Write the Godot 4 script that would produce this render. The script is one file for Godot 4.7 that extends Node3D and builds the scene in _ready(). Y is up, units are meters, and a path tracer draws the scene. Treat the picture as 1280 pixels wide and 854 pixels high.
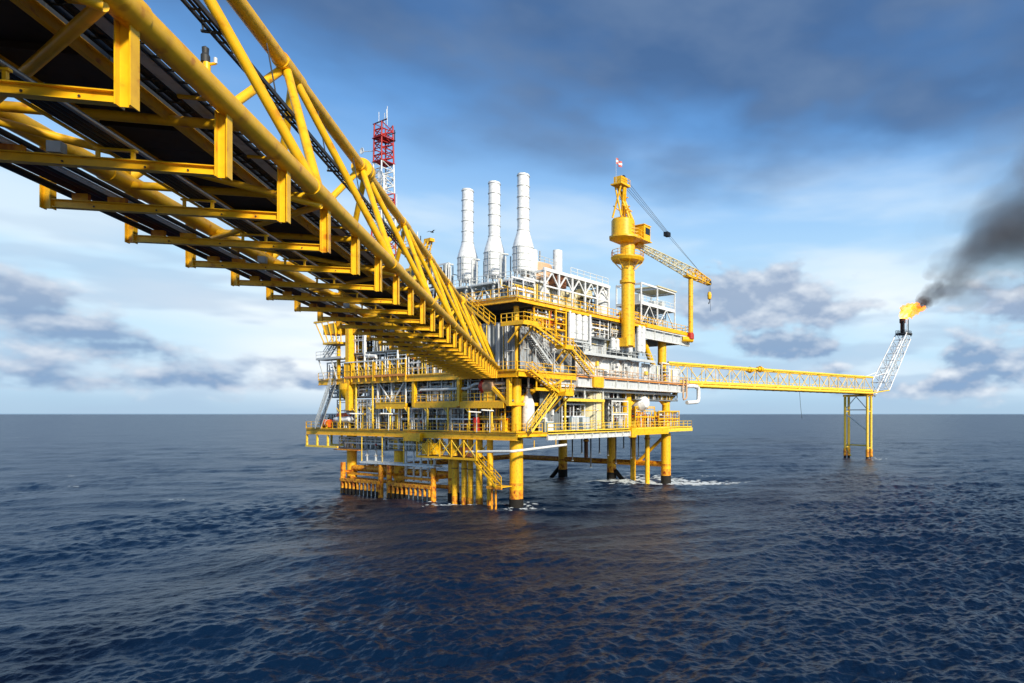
extends Node3D
# An offshore gas platform seen from below its connecting bridge.
# Frames: PLAT (x along the right face, y up, -z along the left face), BRID (bridge: -z away from the viewer), FLAR (x along the flare bridge).

const CAM_H := 12.0
var PLAT: Transform3D
var BRID: Transform3D
var FLAR: Transform3D
var M := {}
var used := {}
var cache := {}
var R: Node3D            # the thing that is being built
var O := Vector3.ZERO    # its base in its frame
var rng := RandomNumberGenerator.new()
const NTH := ["first", "second", "third", "fourth", "fifth", "sixth", "seventh", "eighth", "ninth", "tenth", "eleventh", "twelfth"]


# ---------------------------------------------------------------- mesh collecting
class MB:
	var v := PackedVector3Array()
	var n := PackedVector3Array()
	var ix := PackedInt32Array()
	func quad(a: Vector3, b: Vector3, c: Vector3, d: Vector3) -> void:
		var k := v.size()
		var nn := (c - a).cross(b - a).normalized()
		v.append(a); v.append(b); v.append(c); v.append(d)
		for i in 4: n.append(nn)
		ix.append_array(PackedInt32Array([k, k + 1, k + 2, k, k + 2, k + 3]))
	func box(c: Vector3, s: Vector3, bs := Basis()) -> void:
		var x := bs.x * s.x * 0.5
		var y := bs.y * s.y * 0.5
		var z := bs.z * s.z * 0.5
		for f in [[x, y, z], [-x, z, y], [y, z, x], [-y, x, z], [z, x, y], [-z, y, x]]:
			var o: Vector3 = c + f[0]
			quad(o - f[1] - f[2], o - f[1] + f[2], o + f[1] + f[2], o + f[1] - f[2])
	func bar(p: Vector3, q: Vector3, w: float, h: float) -> void:
		var d := q - p
		var z := d.normalized()
		var up := Vector3.UP if absf(z.y) < 0.95 else Vector3.RIGHT
		var x := up.cross(z).normalized()
		box((p + q) * 0.5, Vector3(w, h, d.length()), Basis(x, z.cross(x), z))
	func ring(c: Vector3, x: Vector3, y: Vector3, r: float, seg: int) -> int:
		var k := v.size()
		for i in seg:
			var t := TAU * i / seg
			var d := x * cos(t) + y * sin(t)
			v.append(c + d * r); n.append(d)
		return k
	func join(k: int, m: int, seg: int) -> void:
		for i in seg:
			var j := (i + 1) % seg
			ix.append_array(PackedInt32Array([k + i, m + j, k + j, k + i, m + i, m + j]))
	func tube(p: Vector3, q: Vector3, r: float, seg := 6, r2 := -1.0, caps := true) -> void:
		var z := (q - p).normalized()
		var up := Vector3.UP if absf(z.y) < 0.95 else Vector3.RIGHT
		var x := up.cross(z).normalized()
		var y := z.cross(x)
		var k := ring(p, x, y, r, seg)
		var m := ring(q, x, y, r if r2 < 0 else r2, seg)
		join(k, m, seg)
		if caps:
			cap(p, x, y, r, seg, false)
			cap(q, x, y, r if r2 < 0 else r2, seg, true)
	func cap(c: Vector3, x: Vector3, y: Vector3, r: float, seg: int, far: bool) -> void:
		var k := v.size()
		var z := x.cross(y) * (1.0 if far else -1.0)
		for i in seg:
			var t := TAU * i / seg
			v.append(c + (x * cos(t) + y * sin(t)) * r); n.append(z)
		for i in range(1, seg - 1):
			if far: ix.append_array(PackedInt32Array([k, k + i + 1, k + i]))
			else: ix.append_array(PackedInt32Array([k, k + i, k + i + 1]))
	func lathe(c: Vector3, prof: Array, seg := 20) -> void:   # prof: [radius, height] upwards
		var rows := []
		for i in prof.size() - 1:
			var a: Array = prof[i]
			var b: Array = prof[i + 1]
			var dr: float = b[0] - a[0]
			var dh: float = b[1] - a[1]
			var k := v.size()
			for s in seg:
				var t := TAU * s / seg
				var d := Vector3(cos(t), 0, -sin(t))
				var nn := (d * dh + Vector3.UP * -dr).normalized()
				v.append(c + d * a[0] + Vector3.UP * a[1]); n.append(nn)
				v.append(c + d * b[0] + Vector3.UP * b[1]); n.append(nn)
			for s in seg:
				var j := (s + 1) % seg
				ix.append_array(PackedInt32Array([k + 2 * s, k + 2 * j + 1, k + 2 * j, k + 2 * s, k + 2 * s + 1, k + 2 * j + 1]))
	func path(pts: Array, r: float, seg := 8, bend := -1.0) -> void:  # a pipe with rounded bends
		var rb := r * 2.2 if bend < 0 else bend
		var line := [pts[0]]
		for i in range(1, pts.size() - 1):
			var a: Vector3 = pts[i]
			var e := (pts[i - 1] as Vector3) - a
			var f := (pts[i + 1] as Vector3) - a
			var t: float = minf(rb, minf(e.length(), f.length()) * 0.45)
			var p := a + e.normalized() * t
			var q := a + f.normalized() * t
			for k in 5:
				var u := k / 4.0
				line.append(p.lerp(a, u).lerp(a.lerp(q, u), u))
		line.append(pts[-1])
		var x := Vector3.ZERO
		var last := -1
		for i in line.size():
			var z: Vector3
			if i == 0: z = (line[1] - line[0]).normalized()
			elif i == line.size() - 1: z = (line[i] - line[i - 1]).normalized()
			else: z = ((line[i] - line[i - 1]).normalized() + (line[i + 1] - line[i]).normalized()).normalized()
			if i == 0:
				x = (Vector3.UP if absf(z.y) < 0.9 else Vector3.RIGHT).cross(z).normalized()
			else:
				x = (x - z * x.dot(z)).normalized()
			var y := z.cross(x)
			var k := ring(line[i], x, y, r, seg)
			if last >= 0: join(last, k, seg)
			if i == 0: cap(line[i], x, y, r, seg, false)
			if i == line.size() - 1: cap(line[i], x, y, r, seg, true)
			last = k
	func done() -> ArrayMesh:
		var a := []
		a.resize(Mesh.ARRAY_MAX)
		a[Mesh.ARRAY_VERTEX] = v
		a[Mesh.ARRAY_NORMAL] = n
		a[Mesh.ARRAY_INDEX] = ix
		var m := ArrayMesh.new()
		m.add_surface_from_arrays(Mesh.PRIMITIVE_TRIANGLES, a)
		return m


# ---------------------------------------------------------------- things and parts
func numbered(called: String) -> String:
	var k: int = used.get(called, 0)
	used[called] = k + 1
	return called if k == 0 else "%s_%03d" % [called, k]

func thing(called: String, label: String, category: String, frame: Transform3D, at: Vector3, group := "") -> Node3D:
	R = Node3D.new()
	R.name = numbered(called)
	add_child(R)
	O = at
	R.transform = frame * Transform3D(Basis(), at)
	R.set_meta("label", label)
	R.set_meta("category", category)
	if group != "": R.set_meta("group", group)
	return R

func put(called: String, mesh: Mesh, mat: String, t := Transform3D(), parent: Node3D = null) -> MeshInstance3D:
	var o := MeshInstance3D.new()
	o.name = called
	o.mesh = mesh
	o.material_override = M[mat]
	if parent == null:
		o.transform = t
		R.add_child(o, true)
	else:
		o.transform = parent.transform.affine_inverse() * t
		parent.add_child(o, true)
	return o

func along(z: Vector3, up := Vector3.UP) -> Basis:   # a basis whose z looks along
	if absf(z.dot(up)) > 0.98: up = Vector3.RIGHT if absf(z.x) < 0.9 else Vector3.FORWARD
	var x := up.cross(z).normalized()
	return Basis(x, z.cross(x), z)

func tube(called: String, p: Vector3, q: Vector3, r: float, mat: String, seg := 10, parent: Node3D = null, r2 := -1.0) -> MeshInstance3D:
	var l := snappedf((q - p).length(), 0.01)
	var key := "t%.2f_%.3f_%d_%.3f" % [l, r, seg, r2]
	if not cache.has(key):
		var b := MB.new()
		b.tube(Vector3(0, 0, -l / 2), Vector3(0, 0, l / 2), r, seg, r2)
		cache[key] = b.done()
	return put(called, cache[key], mat, Transform3D(along((q - p).normalized()), (p + q) * 0.5 - O), parent)

func box(called: String, c: Vector3, s: Vector3, mat: String, parent: Node3D = null, bs := Basis()) -> MeshInstance3D:
	var key := "b%.2f_%.2f_%.2f" % [s.x, s.y, s.z]
	if not cache.has(key):
		var b := MB.new()
		b.box(Vector3.ZERO, s)
		cache[key] = b.done()
	return put(called, cache[key], mat, Transform3D(bs, c - O), parent)

func bar(called: String, p: Vector3, q: Vector3, w: float, h: float, mat: String, parent: Node3D = null) -> MeshInstance3D:
	return box(called, (p + q) * 0.5, Vector3(w, h, snappedf((q - p).length(), 0.01)), mat, parent, along((q - p).normalized()))

func ibeam(called: String, p: Vector3, q: Vector3, w: float, h: float, mat: String, up := Vector3.UP, parent: Node3D = null, tf := 0.03) -> MeshInstance3D:
	var l := snappedf((q - p).length(), 0.01)
	var key := "i%.2f_%.2f_%.2f_%.3f" % [l, w, h, tf]
	if not cache.has(key):
		var b := MB.new()
		b.box(Vector3(0, h / 2 - tf / 2, 0), Vector3(w, tf, l))
		b.box(Vector3(0, -h / 2 + tf / 2, 0), Vector3(w, tf, l))
		b.box(Vector3.ZERO, Vector3(tf * 0.8, h - 2 * tf, l - 0.004))
		cache[key] = b.done()
	return put(called, cache[key], mat, Transform3D(along((q - p).normalized(), up), (p + q) * 0.5 - O), parent)

func pipe(called: String, pts: Array, r: float, mat: String, parent: Node3D = null, seg := 8, bend := -1.0) -> MeshInstance3D:
	var b := MB.new()
	var loc := []
	for p in pts: loc.append(p - O)
	b.path(loc, r, seg, bend)
	return put(called, b.done(), mat, Transform3D(), parent)

func lathe(called: String, c: Vector3, prof: Array, mat: String, seg := 20, parent: Node3D = null, bs := Basis()) -> MeshInstance3D:
	var key := "l%s_%d" % [str(prof), seg]
	if not cache.has(key):
		var b := MB.new()
		b.lathe(Vector3.ZERO, prof, seg)
		cache[key] = b.done()
	return put(called, cache[key], mat, Transform3D(bs, c - O), parent)

func railing(called: String, pts: Array, mat: String, parent: Node3D = null, hh := 1.1, step := 1.5, r := 0.032) -> MeshInstance3D:
	var b := MB.new()
	for i in pts.size() - 1:
		var p: Vector3 = pts[i] - O
		var q: Vector3 = pts[i + 1] - O
		var k := maxi(1, roundi((q - p).length() / step))
		for j in k + 1:
			var u := p.lerp(q, float(j) / k)
			b.bar(u, u + Vector3.UP * hh, r * 2, r * 2)
		for y in [hh, hh * 0.55]:
			b.bar(p + Vector3.UP * y, q + Vector3.UP * y, r * 1.9, r * 1.9)
		b.bar(p + Vector3.UP * 0.08, q + Vector3.UP * 0.08, 0.02, 0.15)
	return put(called, b.done(), mat, Transform3D(), parent)

func ladder(called: String, p: Vector3, q: Vector3, side: Vector3, mat: String) -> MeshInstance3D:
	var b := MB.new()
	b.bar(p - O + side * 0.22, q - O + side * 0.22, 0.06, 0.06)
	b.bar(p - O - side * 0.22, q - O - side * 0.22, 0.06, 0.06)
	var k := int((q - p).length() / 0.4)
	for i in k:
		var u := (p - O).lerp(q - O, (i + 0.5) / k)
		b.bar(u - side * 0.22, u + side * 0.22, 0.03, 0.03)
	return put(called, b.done(), mat)

# platform coordinates: a along the right face, b along the left face, h above the sea
func V(a: float, b: float, h: float) -> Vector3:
	return Vector3(a, h, -b)


# ---------------------------------------------------------------- materials
func noise(freq: float, oct := 4, sd := 1, kind := FastNoiseLite.TYPE_SIMPLEX_SMOOTH) -> FastNoiseLite:
	var f := FastNoiseLite.new()
	f.noise_type = kind
	f.frequency = freq
	f.fractal_octaves = oct
	f.seed = sd
	return f

func ramp(stops: Array) -> Gradient:
	var g := Gradient.new()
	var o := PackedFloat32Array()
	var c := PackedColorArray()
	for s in stops:
		o.append(s[0]); c.append(s[1])
	g.offsets = o
	g.colors = c
	return g

func noise_tex(freq: float, oct: int, sd: int, stops: Array, size := 512) -> NoiseTexture2D:
	var t := NoiseTexture2D.new()
	t.width = size
	t.height = size
	t.seamless = true
	t.noise = noise(freq, oct, sd)
	if stops.size(): t.color_ramp = ramp(stops)
	return t

func paint(called: String, c: Color, tex: Texture2D, rough := 0.45, metal := 0.0, scale := Vector3(0.3, 0.3, 0.3)) -> StandardMaterial3D:
	var m := StandardMaterial3D.new()
	m.resource_name = called
	m.albedo_color = c
	m.roughness = rough
	m.metallic = metal
	if tex:
		m.albedo_texture = tex
		m.uv1_triplanar = true
		m.uv1_world_triplanar = true
		m.uv1_scale = scale
	M[called] = m
	return m

func make_materials() -> void:
	var w := Color.WHITE
	# weathering: chips, stains and streaks in the coating itself
	var worn := noise_tex(0.014, 6, 3, [[0.0, Color(0.6, 0.38, 0.22)], [0.16, Color(0.8, 0.66, 0.5)], [0.26, Color(0.93, 0.9, 0.84)], [0.6, w], [1.0, Color(0.9, 0.91, 0.93)]])
	var washed := noise_tex(0.02, 6, 31, [[0.0, Color(0.55, 0.36, 0.22)], [0.18, Color(0.82, 0.7, 0.56)], [0.3, Color(0.94, 0.91, 0.85)], [0.62, w], [1.0, Color(0.95, 0.95, 0.96)]])
	var streaked := noise_tex(0.02, 6, 7, [[0.0, Color(0.42, 0.26, 0.16)], [0.3, Color(0.72, 0.56, 0.42)], [0.42, Color(0.93, 0.88, 0.8)], [0.62, w], [1.0, Color(0.9, 0.92, 0.94)]])
	var rusty := noise_tex(0.015, 6, 11, [[0.0, Color(0.4, 0.22, 0.12)], [0.3, Color(0.66, 0.44, 0.3)], [0.42, Color(0.88, 0.76, 0.62)], [0.7, w], [1.0, Color(0.92, 0.92, 0.9)]])
	var mott := noise_tex(0.01, 5, 19, [[0.0, Color(0.8, 0.79, 0.77)], [0.4, Color(0.95, 0.95, 0.94)], [1.0, w]])
	var st := Vector3(0.5, 0.12, 0.5)
	paint("yellow", Color(0.95, 0.735, 0.08), worn, 0.42, 0.0, Vector3(0.22, 0.22, 0.22))
	paint("yellow_streaked", Color(0.96, 0.74, 0.08), washed, 0.5, 0.0, Vector3(0.5, 0.14, 0.5))
	paint("yellow_rusty", Color(0.93, 0.67, 0.1), rusty, 0.6, 0.0, Vector3(0.25, 0.16, 0.25))
	paint("yellow_pale", Color(0.97, 0.82, 0.28), worn, 0.5, 0.0, Vector3(0.3, 0.3, 0.3))
	paint("white", Color(0.9, 0.91, 0.91), mott, 0.4, 0.0, st)
	paint("white_streaked", Color(0.88, 0.88, 0.87), streaked, 0.5, 0.0, Vector3(0.4, 0.07, 0.4))
	paint("white_clean", Color(0.92, 0.93, 0.94), mott, 0.35)
	paint("light_grey", Color(0.78, 0.8, 0.81), mott, 0.5, 0.0, st)
	paint("panel_grey", Color(0.62, 0.66, 0.7), streaked, 0.5, 0.0, Vector3(0.5, 0.07, 0.5))
	paint("mid_grey", Color(0.45, 0.48, 0.5), mott, 0.55, 0.0, st)
	paint("dark_grey", Color(0.17, 0.18, 0.19), mott, 0.6, 0.0, st)
	paint("black", Color(0.06, 0.06, 0.07), null, 0.5)
	paint("steel", Color(0.6, 0.61, 0.62), mott, 0.38, 0.7)
	paint("grating", Color(0.13, 0.13, 0.13), mott, 0.7, 0.2)
	paint("deck_paint", Color(0.28, 0.31, 0.3), worn, 0.7)
	paint("under_plate", Color(0.23, 0.19, 0.15), worn, 0.6)
	paint("red", Color(0.7, 0.15, 0.11), worn, 0.5)
	paint("dark_red", Color(0.3, 0.09, 0.07), rusty, 0.6)
	paint("flange_orange", Color(0.9, 0.58, 0.25), worn, 0.5)
	paint("orange", Color(0.85, 0.36, 0.1), worn, 0.5)
	paint("cream", Color(0.85, 0.81, 0.66), mott, 0.5, 0.0, st)
	paint("brown", Color(0.46, 0.3, 0.18), rusty, 0.6, 0.0, st)
	paint("peach", Color(0.8, 0.66, 0.52), mott, 0.6, 0.0, st)
	paint("rust", Color(0.4, 0.2, 0.1), rusty, 0.8)
	paint("growth", Color(0.1, 0.09, 0.06), rusty, 0.85, 0.0, Vector3(0.6, 0.6, 0.6))
	paint("pale_blue", Color(0.62, 0.7, 0.75), mott, 0.5)
	paint("green", Color(0.25, 0.36, 0.22), mott, 0.6)
	paint("rope", Color(0.25, 0.25, 0.24), null, 0.8)
	paint("bird", Color(0.16, 0.16, 0.17), null, 0.8)
	var g := paint("glass", Color(0.05, 0.07, 0.08), null, 0.06)
	g.metallic_specular = 0.6


# ---------------------------------------------------------------- sky
func smooth(a: float, b: float, x: float) -> float:
	var t := clampf((x - a) / (b - a), 0.0, 1.0)
	return t * t * (3.0 - 2.0 * t)

var nz_a: FastNoiseLite
var nz_b: FastNoiseLite
var nz_c: FastNoiseLite
const SKY_KEYS := [0.0, 2.0, 6.0, 12.0, 18.0, 24.0, 31.0, 45.0, 90.0]
const SKY_COLS := [
	Vector3(0.36, 0.55, 0.73), Vector3(0.47, 0.68, 0.86), Vector3(0.52, 0.76, 0.94), Vector3(0.48, 0.73, 0.95), Vector3(0.32, 0.57, 0.90),
	Vector3(0.145, 0.36, 0.74), Vector3(0.08, 0.22, 0.52), Vector3(0.06, 0.16, 0.40), Vector3(0.05, 0.13, 0.32)]
# cloud banks: azimuth, elevation, half width, half height (degrees), strength
const BANKS := [
	[-46.5, 6.6, 4.0, 2.4, 0.9], [-41.5, 4.4, 3.4, 1.3, 0.6], [-37.0, 2.4, 4.5, 0.7, 0.4], [-44.0, 2.0, 6.0, 0.8, 0.4], [-33.0, 4.0, 2.0, 0.9, 0.45], [-29.0, 2.4, 4.0, 0.9, 0.45],
	[8.0, 11.4, 7.0, 3.0, 0.85], [3.0, 9.6, 4.0, 2.0, 0.6], [9.5, 6.0, 5.0, 1.4, 0.9], [13.0, 9.2, 4.5, 1.4, 0.5], [26.0, 4.4, 4.6, 1.3, 0.8], [23.0, 2.3, 7.0, 0.9, 0.5], [29.0, 8.5, 5.0, 3.0, 0.8], [13.0, 4.0, 3.0, 0.7, 0.4], [4.0, 4.2, 2.2, 0.8, 0.5],
	[60.0, 6.0, 8.0, 2.5, 0.8], [85.0, 9.0, 9.0, 3.0, 0.8], [110.0, 5.0, 8.0, 2.0, 0.8], [140.0, 8.0, 9.0, 3.0, 0.8], [170.0, 5.0, 7.0, 2.0, 0.8], [-160.0, 9.0, 9.0, 3.0, 0.8], [-130.0, 5.0, 9.0, 2.2, 0.8], [-100.0, 9.0, 8.0, 3.0, 0.8], [-75.0, 5.0, 7.0, 2.0, 0.8]]

func sky_at(az: float, el: float, sa: float, ca: float) -> Vector3:
	var k := 0
	while k < 7 and el > SKY_KEYS[k + 1]: k += 1
	var c: Vector3 = SKY_COLS[k].lerp(SKY_COLS[k + 1], clampf((el - SKY_KEYS[k]) / (SKY_KEYS[k + 1] - SKY_KEYS[k]), 0.0, 1.0))
	var x := 57.3 * sa
	var z := 57.3 * ca
	# thin bright veil, streaked along the horizon
	var w := nz_a.get_noise_3d(x * 0.035, el * 0.16, z * 0.035)
	var veil := smooth(-0.25, 0.5, w) * smooth(26.0, 12.0, el) * smooth(-1.0, 3.0, el)
	c = c.lerp(Vector3(0.74, 0.86, 0.95), veil * 0.75)
	# bright break in the cloud low on the left, and its like further round
	var gl := exp(-pow((az + 29.0) / 10.0, 2) - pow((el - 5.0) / 4.2, 2)) + 0.6 * exp(-pow((az - 19.0) / 6.0, 2) - pow((el - 9.5) / 3.0, 2))
	c = c.lerp(Vector3(0.93, 0.97, 0.99), clampf(gl * (0.95 + 0.8 * w), 0.0, 0.95))
	# slate sheet overhead
	if el > 9.0:
		var s := nz_b.get_noise_3d(x * 0.034 + 5.0, el * 0.09, z * 0.034)
		var side := cos(deg_to_rad(az - 24.0))
		var fray := nz_a.get_noise_3d(x * 0.065 + 31.0, el * 0.15, z * 0.065)
		var lift := smooth(20.0, 28.5, el + 10.0 * side - 8.0 + 4.0 * s + 3.5 * fray)
		var sheet := clampf(0.95 + 0.7 * s + 0.35 * fray + 0.1 * side, 0.0, 1.0) * lift
		var tone := clampf(0.4 + 1.3 * fray, 0.0, 1.0)
		c = c.lerp(Vector3(0.068, 0.14, 0.295).lerp(Vector3(0.125, 0.2, 0.345), tone), sheet * 0.88)
	# grey layered cloud and broken cumulus in the lower sky
	if el < 24.0:
		var lay := nz_b.get_noise_3d(x * 0.075 - 12.0, el * 0.36, z * 0.075)
		c = c.lerp(Vector3(0.36, 0.49, 0.68), 0.45 * smooth(-0.02, 0.4, lay + 0.12 * cos(deg_to_rad(az - 20.0))) * smooth(17.0, 8.0, el))
		var bank := -0.3 + 0.22 * smooth(0.0, 1.5, el) * smooth(5.0, 2.5, el) - 0.35 * smooth(11.0, 18.0, el)
		for b in BANKS:
			var da := absf(az - b[0])
			if da < b[2] * 2.5:
				bank += b[4] * 1.05 * exp(-pow(da / b[2], 2) - pow((el - b[1]) / b[3], 2))
		var d := bank + 0.62 * nz_c.get_noise_3d(x * 0.2 + 3.0, el * 0.4, z * 0.2)
		if d > -0.02:
			var up := bank * 0.92 + 0.62 * nz_c.get_noise_3d(x * 0.2 + 3.0, (el + 0.7) * 0.4, z * 0.2)
			var lit := clampf(0.46 - d * 0.7 + (d - up) * 1.7 + 0.25 * w, 0.0, 0.95)
			var dark := Vector3(0.2, 0.32, 0.52).lerp(Vector3(0.31, 0.40, 0.56), smooth(4.0, 10.0, el))
			c = c.lerp(dark.lerp(Vector3(0.80, 0.85, 0.91), lit), smooth(-0.02, 0.4, d) * 0.9)
	# haze on the horizon
	return c.lerp(Vector3(0.42, 0.58, 0.74), 0.75 * smooth(2.4, 0.0, el)) * 0.86

const SKY_TURN := 100.0   # the panorama's own seam lies behind the viewer

func sky_block(x0: int, x1: int, rows: int, full: int) -> Image:
	var wide := x1 - x0
	var px := PackedFloat32Array()
	px.resize(wide * rows * 3)
	var i := 0
	var deg := 360.0 / full
	for y in rows:
		var el := (rows - y - 0.5) * deg
		for x in range(x0, x1):
			var az := (x + 0.5) * deg - 360.0 + SKY_TURN
			if az < -180.0: az += 360.0
			var r := deg_to_rad(az)
			var c := sky_at(az, el, sin(r), cos(r))
			px[i] = c.x; px[i + 1] = c.y; px[i + 2] = c.z
			i += 3
	return Image.create_from_data(wide, rows, false, Image.FORMAT_RGBF, px.to_byte_array())

func make_sky() -> Texture2D:
	nz_a = noise(1.0, 5, 21)
	nz_b = noise(1.0, 4, 44)
	nz_c = noise(1.0, 6, 9)
	nz_c.fractal_gain = 0.56
	var low := sky_block(0, 1024, 256, 1024)          # the whole upper sky, soft
	low.resize(4096, 1024, Image.INTERPOLATE_CUBIC)
	var fine := sky_block(2252, 3482, 430, 4096)      # the same sky again, sharper where clouds are near the horizon
	var im := Image.create_empty(4096, 2048, false, Image.FORMAT_RGBF)
	im.fill(Color(0.1, 0.2, 0.32))
	im.blit_rect(low, Rect2i(0, 0, 4096, 1024), Vector2i(0, 0))
	im.blit_rect(fine, Rect2i(0, 0, 1230, 430), Vector2i(2252, 594))
	return ImageTexture.create_from_image(im)

func make_light() -> void:
	var cam := Camera3D.new()
	cam.name = "camera"
	cam.projection = Camera3D.PROJECTION_FRUSTUM       # a rising, shifted lens: verticals stay vertical
	cam.near = 0.1
	cam.size = 0.1 * 854.0 / 780.0
	cam.frustum_offset = Vector2(-210.0 / 780.0 * 0.1, 91.0 / 780.0 * 0.1)
	cam.far = 60000.0
	cam.position = Vector3(0, CAM_H, 0)
	add_child(cam)
	cam.current = true
	var e := Environment.new()
	e.background_mode = Environment.BG_SKY
	e.sky = Sky.new()
	var sm := PanoramaSkyMaterial.new()
	sm.panorama = make_sky()
	e.sky.sky_material = sm
	e.sky_rotation = Vector3(0, deg_to_rad(-SKY_TURN), 0)
	e.tonemap_mode = Environment.TONE_MAPPER_LINEAR
	e.tonemap_exposure = 1.25
	e.volumetric_fog_enabled = true
	e.volumetric_fog_density = 0.0
	e.sdfgi_enabled = true
	e.ssao_enabled = true
	e.ssil_enabled = true
	var we := WorldEnvironment.new()
	we.name = "environment"
	we.environment = e
	add_child(we)
	var sun := DirectionalLight3D.new()
	sun.name = "sun"
	sun.light_energy = 1.5
	sun.light_color = Color(1.0, 0.96, 0.89)
	sun.light_angular_distance = 6.0
	sun.shadow_enabled = true
	add_child(sun)
	sun.look_at_from_position(Vector3(0.60, 0.50, 0.66) * 10.0, Vector3.ZERO)


# ---------------------------------------------------------------- sea
var nz_sea: FastNoiseLite

func wave(x: float, z: float, dr: float) -> float:
	var u := x * 0.28 + z * 0.96
	var v := x * 0.96 - z * 0.28
	var h := 0.09 * sin(u * 0.21 + 0.4 * sin(v * 0.045)) * clampf(2.0 - dr / 8.0, 0.0, 1.0)
	h += (0.5 + 0.01 * minf(dr, 60.0)) * (0.3 - absf(nz_sea.get_noise_2d(u * 0.028 + 7.0, v * 0.014)))
	var gust := clampf(0.85 + 1.1 * nz_sea.get_noise_2d(x * 0.021 + 60.0, z * 0.013), 0.35, 1.5)
	if dr < 10.0:
		h += 0.52 * (0.35 - absf(nz_sea.get_noise_2d(u * 0.075, v * 0.03))) * clampf(2.0 - dr / 5.0, 0.0, 1.0)
	if dr < 6.0:
		h += 0.26 * (0.5 + 0.5 * gust) * (0.3 - absf(nz_sea.get_noise_2d(u * 0.17 + 40.0, v * 0.1 + u * 0.04))) * clampf(2.0 - dr / 3.0, 0.0, 1.0)
	if dr < 2.6:
		h += 0.14 * gust * (0.3 - absf(nz_sea.get_noise_2d(u * 0.42 - 90.0, v * 0.3 - u * 0.12))) * clampf(2.0 - dr / 1.3, 0.0, 1.0)
	if dr < 1.0:
		h += 0.068 * gust * nz_sea.get_noise_2d(u * 1.0 + 9.0, v * 0.75 + u * 0.3) * clampf(2.0 - dr / 0.5, 0.0, 1.0)
	if dr < 0.5:
		h += 0.026 * gust * nz_sea.get_noise_2d(u * 2.4 - v * 0.8, v * 2.0 + u * 0.5) * clampf(2.0 - dr / 0.25, 0.0, 1.0)
	return h

func make_sea() -> void:
	nz_sea = noise(1.0, 1, 77)
	nz_sea.fractal_type = FastNoiseLite.FRACTAL_NONE
	var angles := PackedFloat32Array()
	var t := -66.0
	while t < 294.0:
		angles.append(deg_to_rad(t))
		t += 0.15 if t < 46.0 else 1.6
	var radii := PackedFloat32Array([1.0])
	var gaps := PackedFloat32Array([2.0])
	var r := 3.0
	while r < 45000.0:
		radii.append(r)
		var dr: float = maxf(r * r * 0.38 / 7488.0, 0.06) if r > 20.0 else 0.9
		gaps.append(dr)
		r += dr
	radii.append(60000.0)
	gaps.append(9000.0)
	var na := angles.size()
	var nr := radii.size()
	var vs := PackedVector3Array()
	vs.resize(na * nr)
	for j in nr:
		var rr := radii[j]
		var dr := gaps[j]
		for i in na:
			var x := rr * sin(angles[i])
			var z := -rr * cos(angles[i])
			vs[j * na + i] = Vector3(x, wave(x, z, dr) if rr < 9000.0 else 0.0, z)
	var ns := PackedVector3Array()
	ns.resize(na * nr)
	for j in nr:
		var j0 := maxi(j - 1, 0)
		var j1 := mini(j + 1, nr - 1)
		for i in na:
			var e := vs[j * na + (i + 1) % na] - vs[j * na + (i + na - 1) % na]
			var f := vs[j1 * na + i] - vs[j0 * na + i]
			var q := e.cross(f).normalized()
			ns[j * na + i] = q if q.y > 0 else -q
	var ix := PackedInt32Array()
	ix.resize((nr - 1) * na * 6)
	var k := 0
	for j in nr - 1:
		for i in na:
			var a := j * na + i
			var b := j * na + (i + 1) % na
			ix[k] = a; ix[k + 1] = a + na; ix[k + 2] = b + na
			ix[k + 3] = a; ix[k + 4] = b + na; ix[k + 5] = b
			k += 6
	var arr := []
	arr.resize(Mesh.ARRAY_MAX)
	arr[Mesh.ARRAY_VERTEX] = vs
	arr[Mesh.ARRAY_NORMAL] = ns
	arr[Mesh.ARRAY_INDEX] = ix
	var am := ArrayMesh.new()
	am.add_surface_from_arrays(Mesh.PRIMITIVE_TRIANGLES, arr)
	var m := StandardMaterial3D.new()
	m.resource_name = "sea_water"
	m.albedo_color = Color(0.0008, 0.0095, 0.031).linear_to_srgb()
	m.roughness = 0.28
	m.metallic_specular = 0.38
	m.normal_enabled = true
	var nt := NoiseTexture2D.new()
	nt.width = 1024
	nt.height = 1024
	nt.seamless = true
	nt.as_normal_map = true
	nt.bump_strength = 9.0
	nt.noise = noise(0.009, 6, 5)
	nt.noise.fractal_gain = 0.6
	m.normal_texture = nt
	m.normal_scale = 1.3
	m.uv1_triplanar = true
	m.uv1_world_triplanar = true
	m.uv1_scale = Vector3(0.075, 0.075, 0.115)
	M["sea_water"] = m
	var o := MeshInstance3D.new()
	o.name = "sea"
	o.mesh = am
	o.material_override = m
	o.set_meta("kind", "structure")
	o.set_meta("label", "dark blue open sea with short wind waves reaching the horizon")
	add_child(o)


# ---------------------------------------------------------------- connecting bridge
func B(t: float, h: float, s: float) -> Vector3:   # across (right +), above the sea, along
	return Vector3(t, h, -s)

func ladder_tray(b: MB, t: float, h: float, s0: float, s1: float, w: float) -> void:
	for k in [-1, 1]:
		b.bar(B(t + k * w / 2, h, s0) - O, B(t + k * w / 2, h, s1) - O, 0.03, 0.11)
	var n := int((s1 - s0) / 0.42)
	for i in n:
		var s := s0 + (i + 0.5) * (s1 - s0) / n
		b.bar(B(t - w / 2, h - 0.03, s) - O, B(t + w / 2, h - 0.03, s) - O, 0.05, 0.03)

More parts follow.
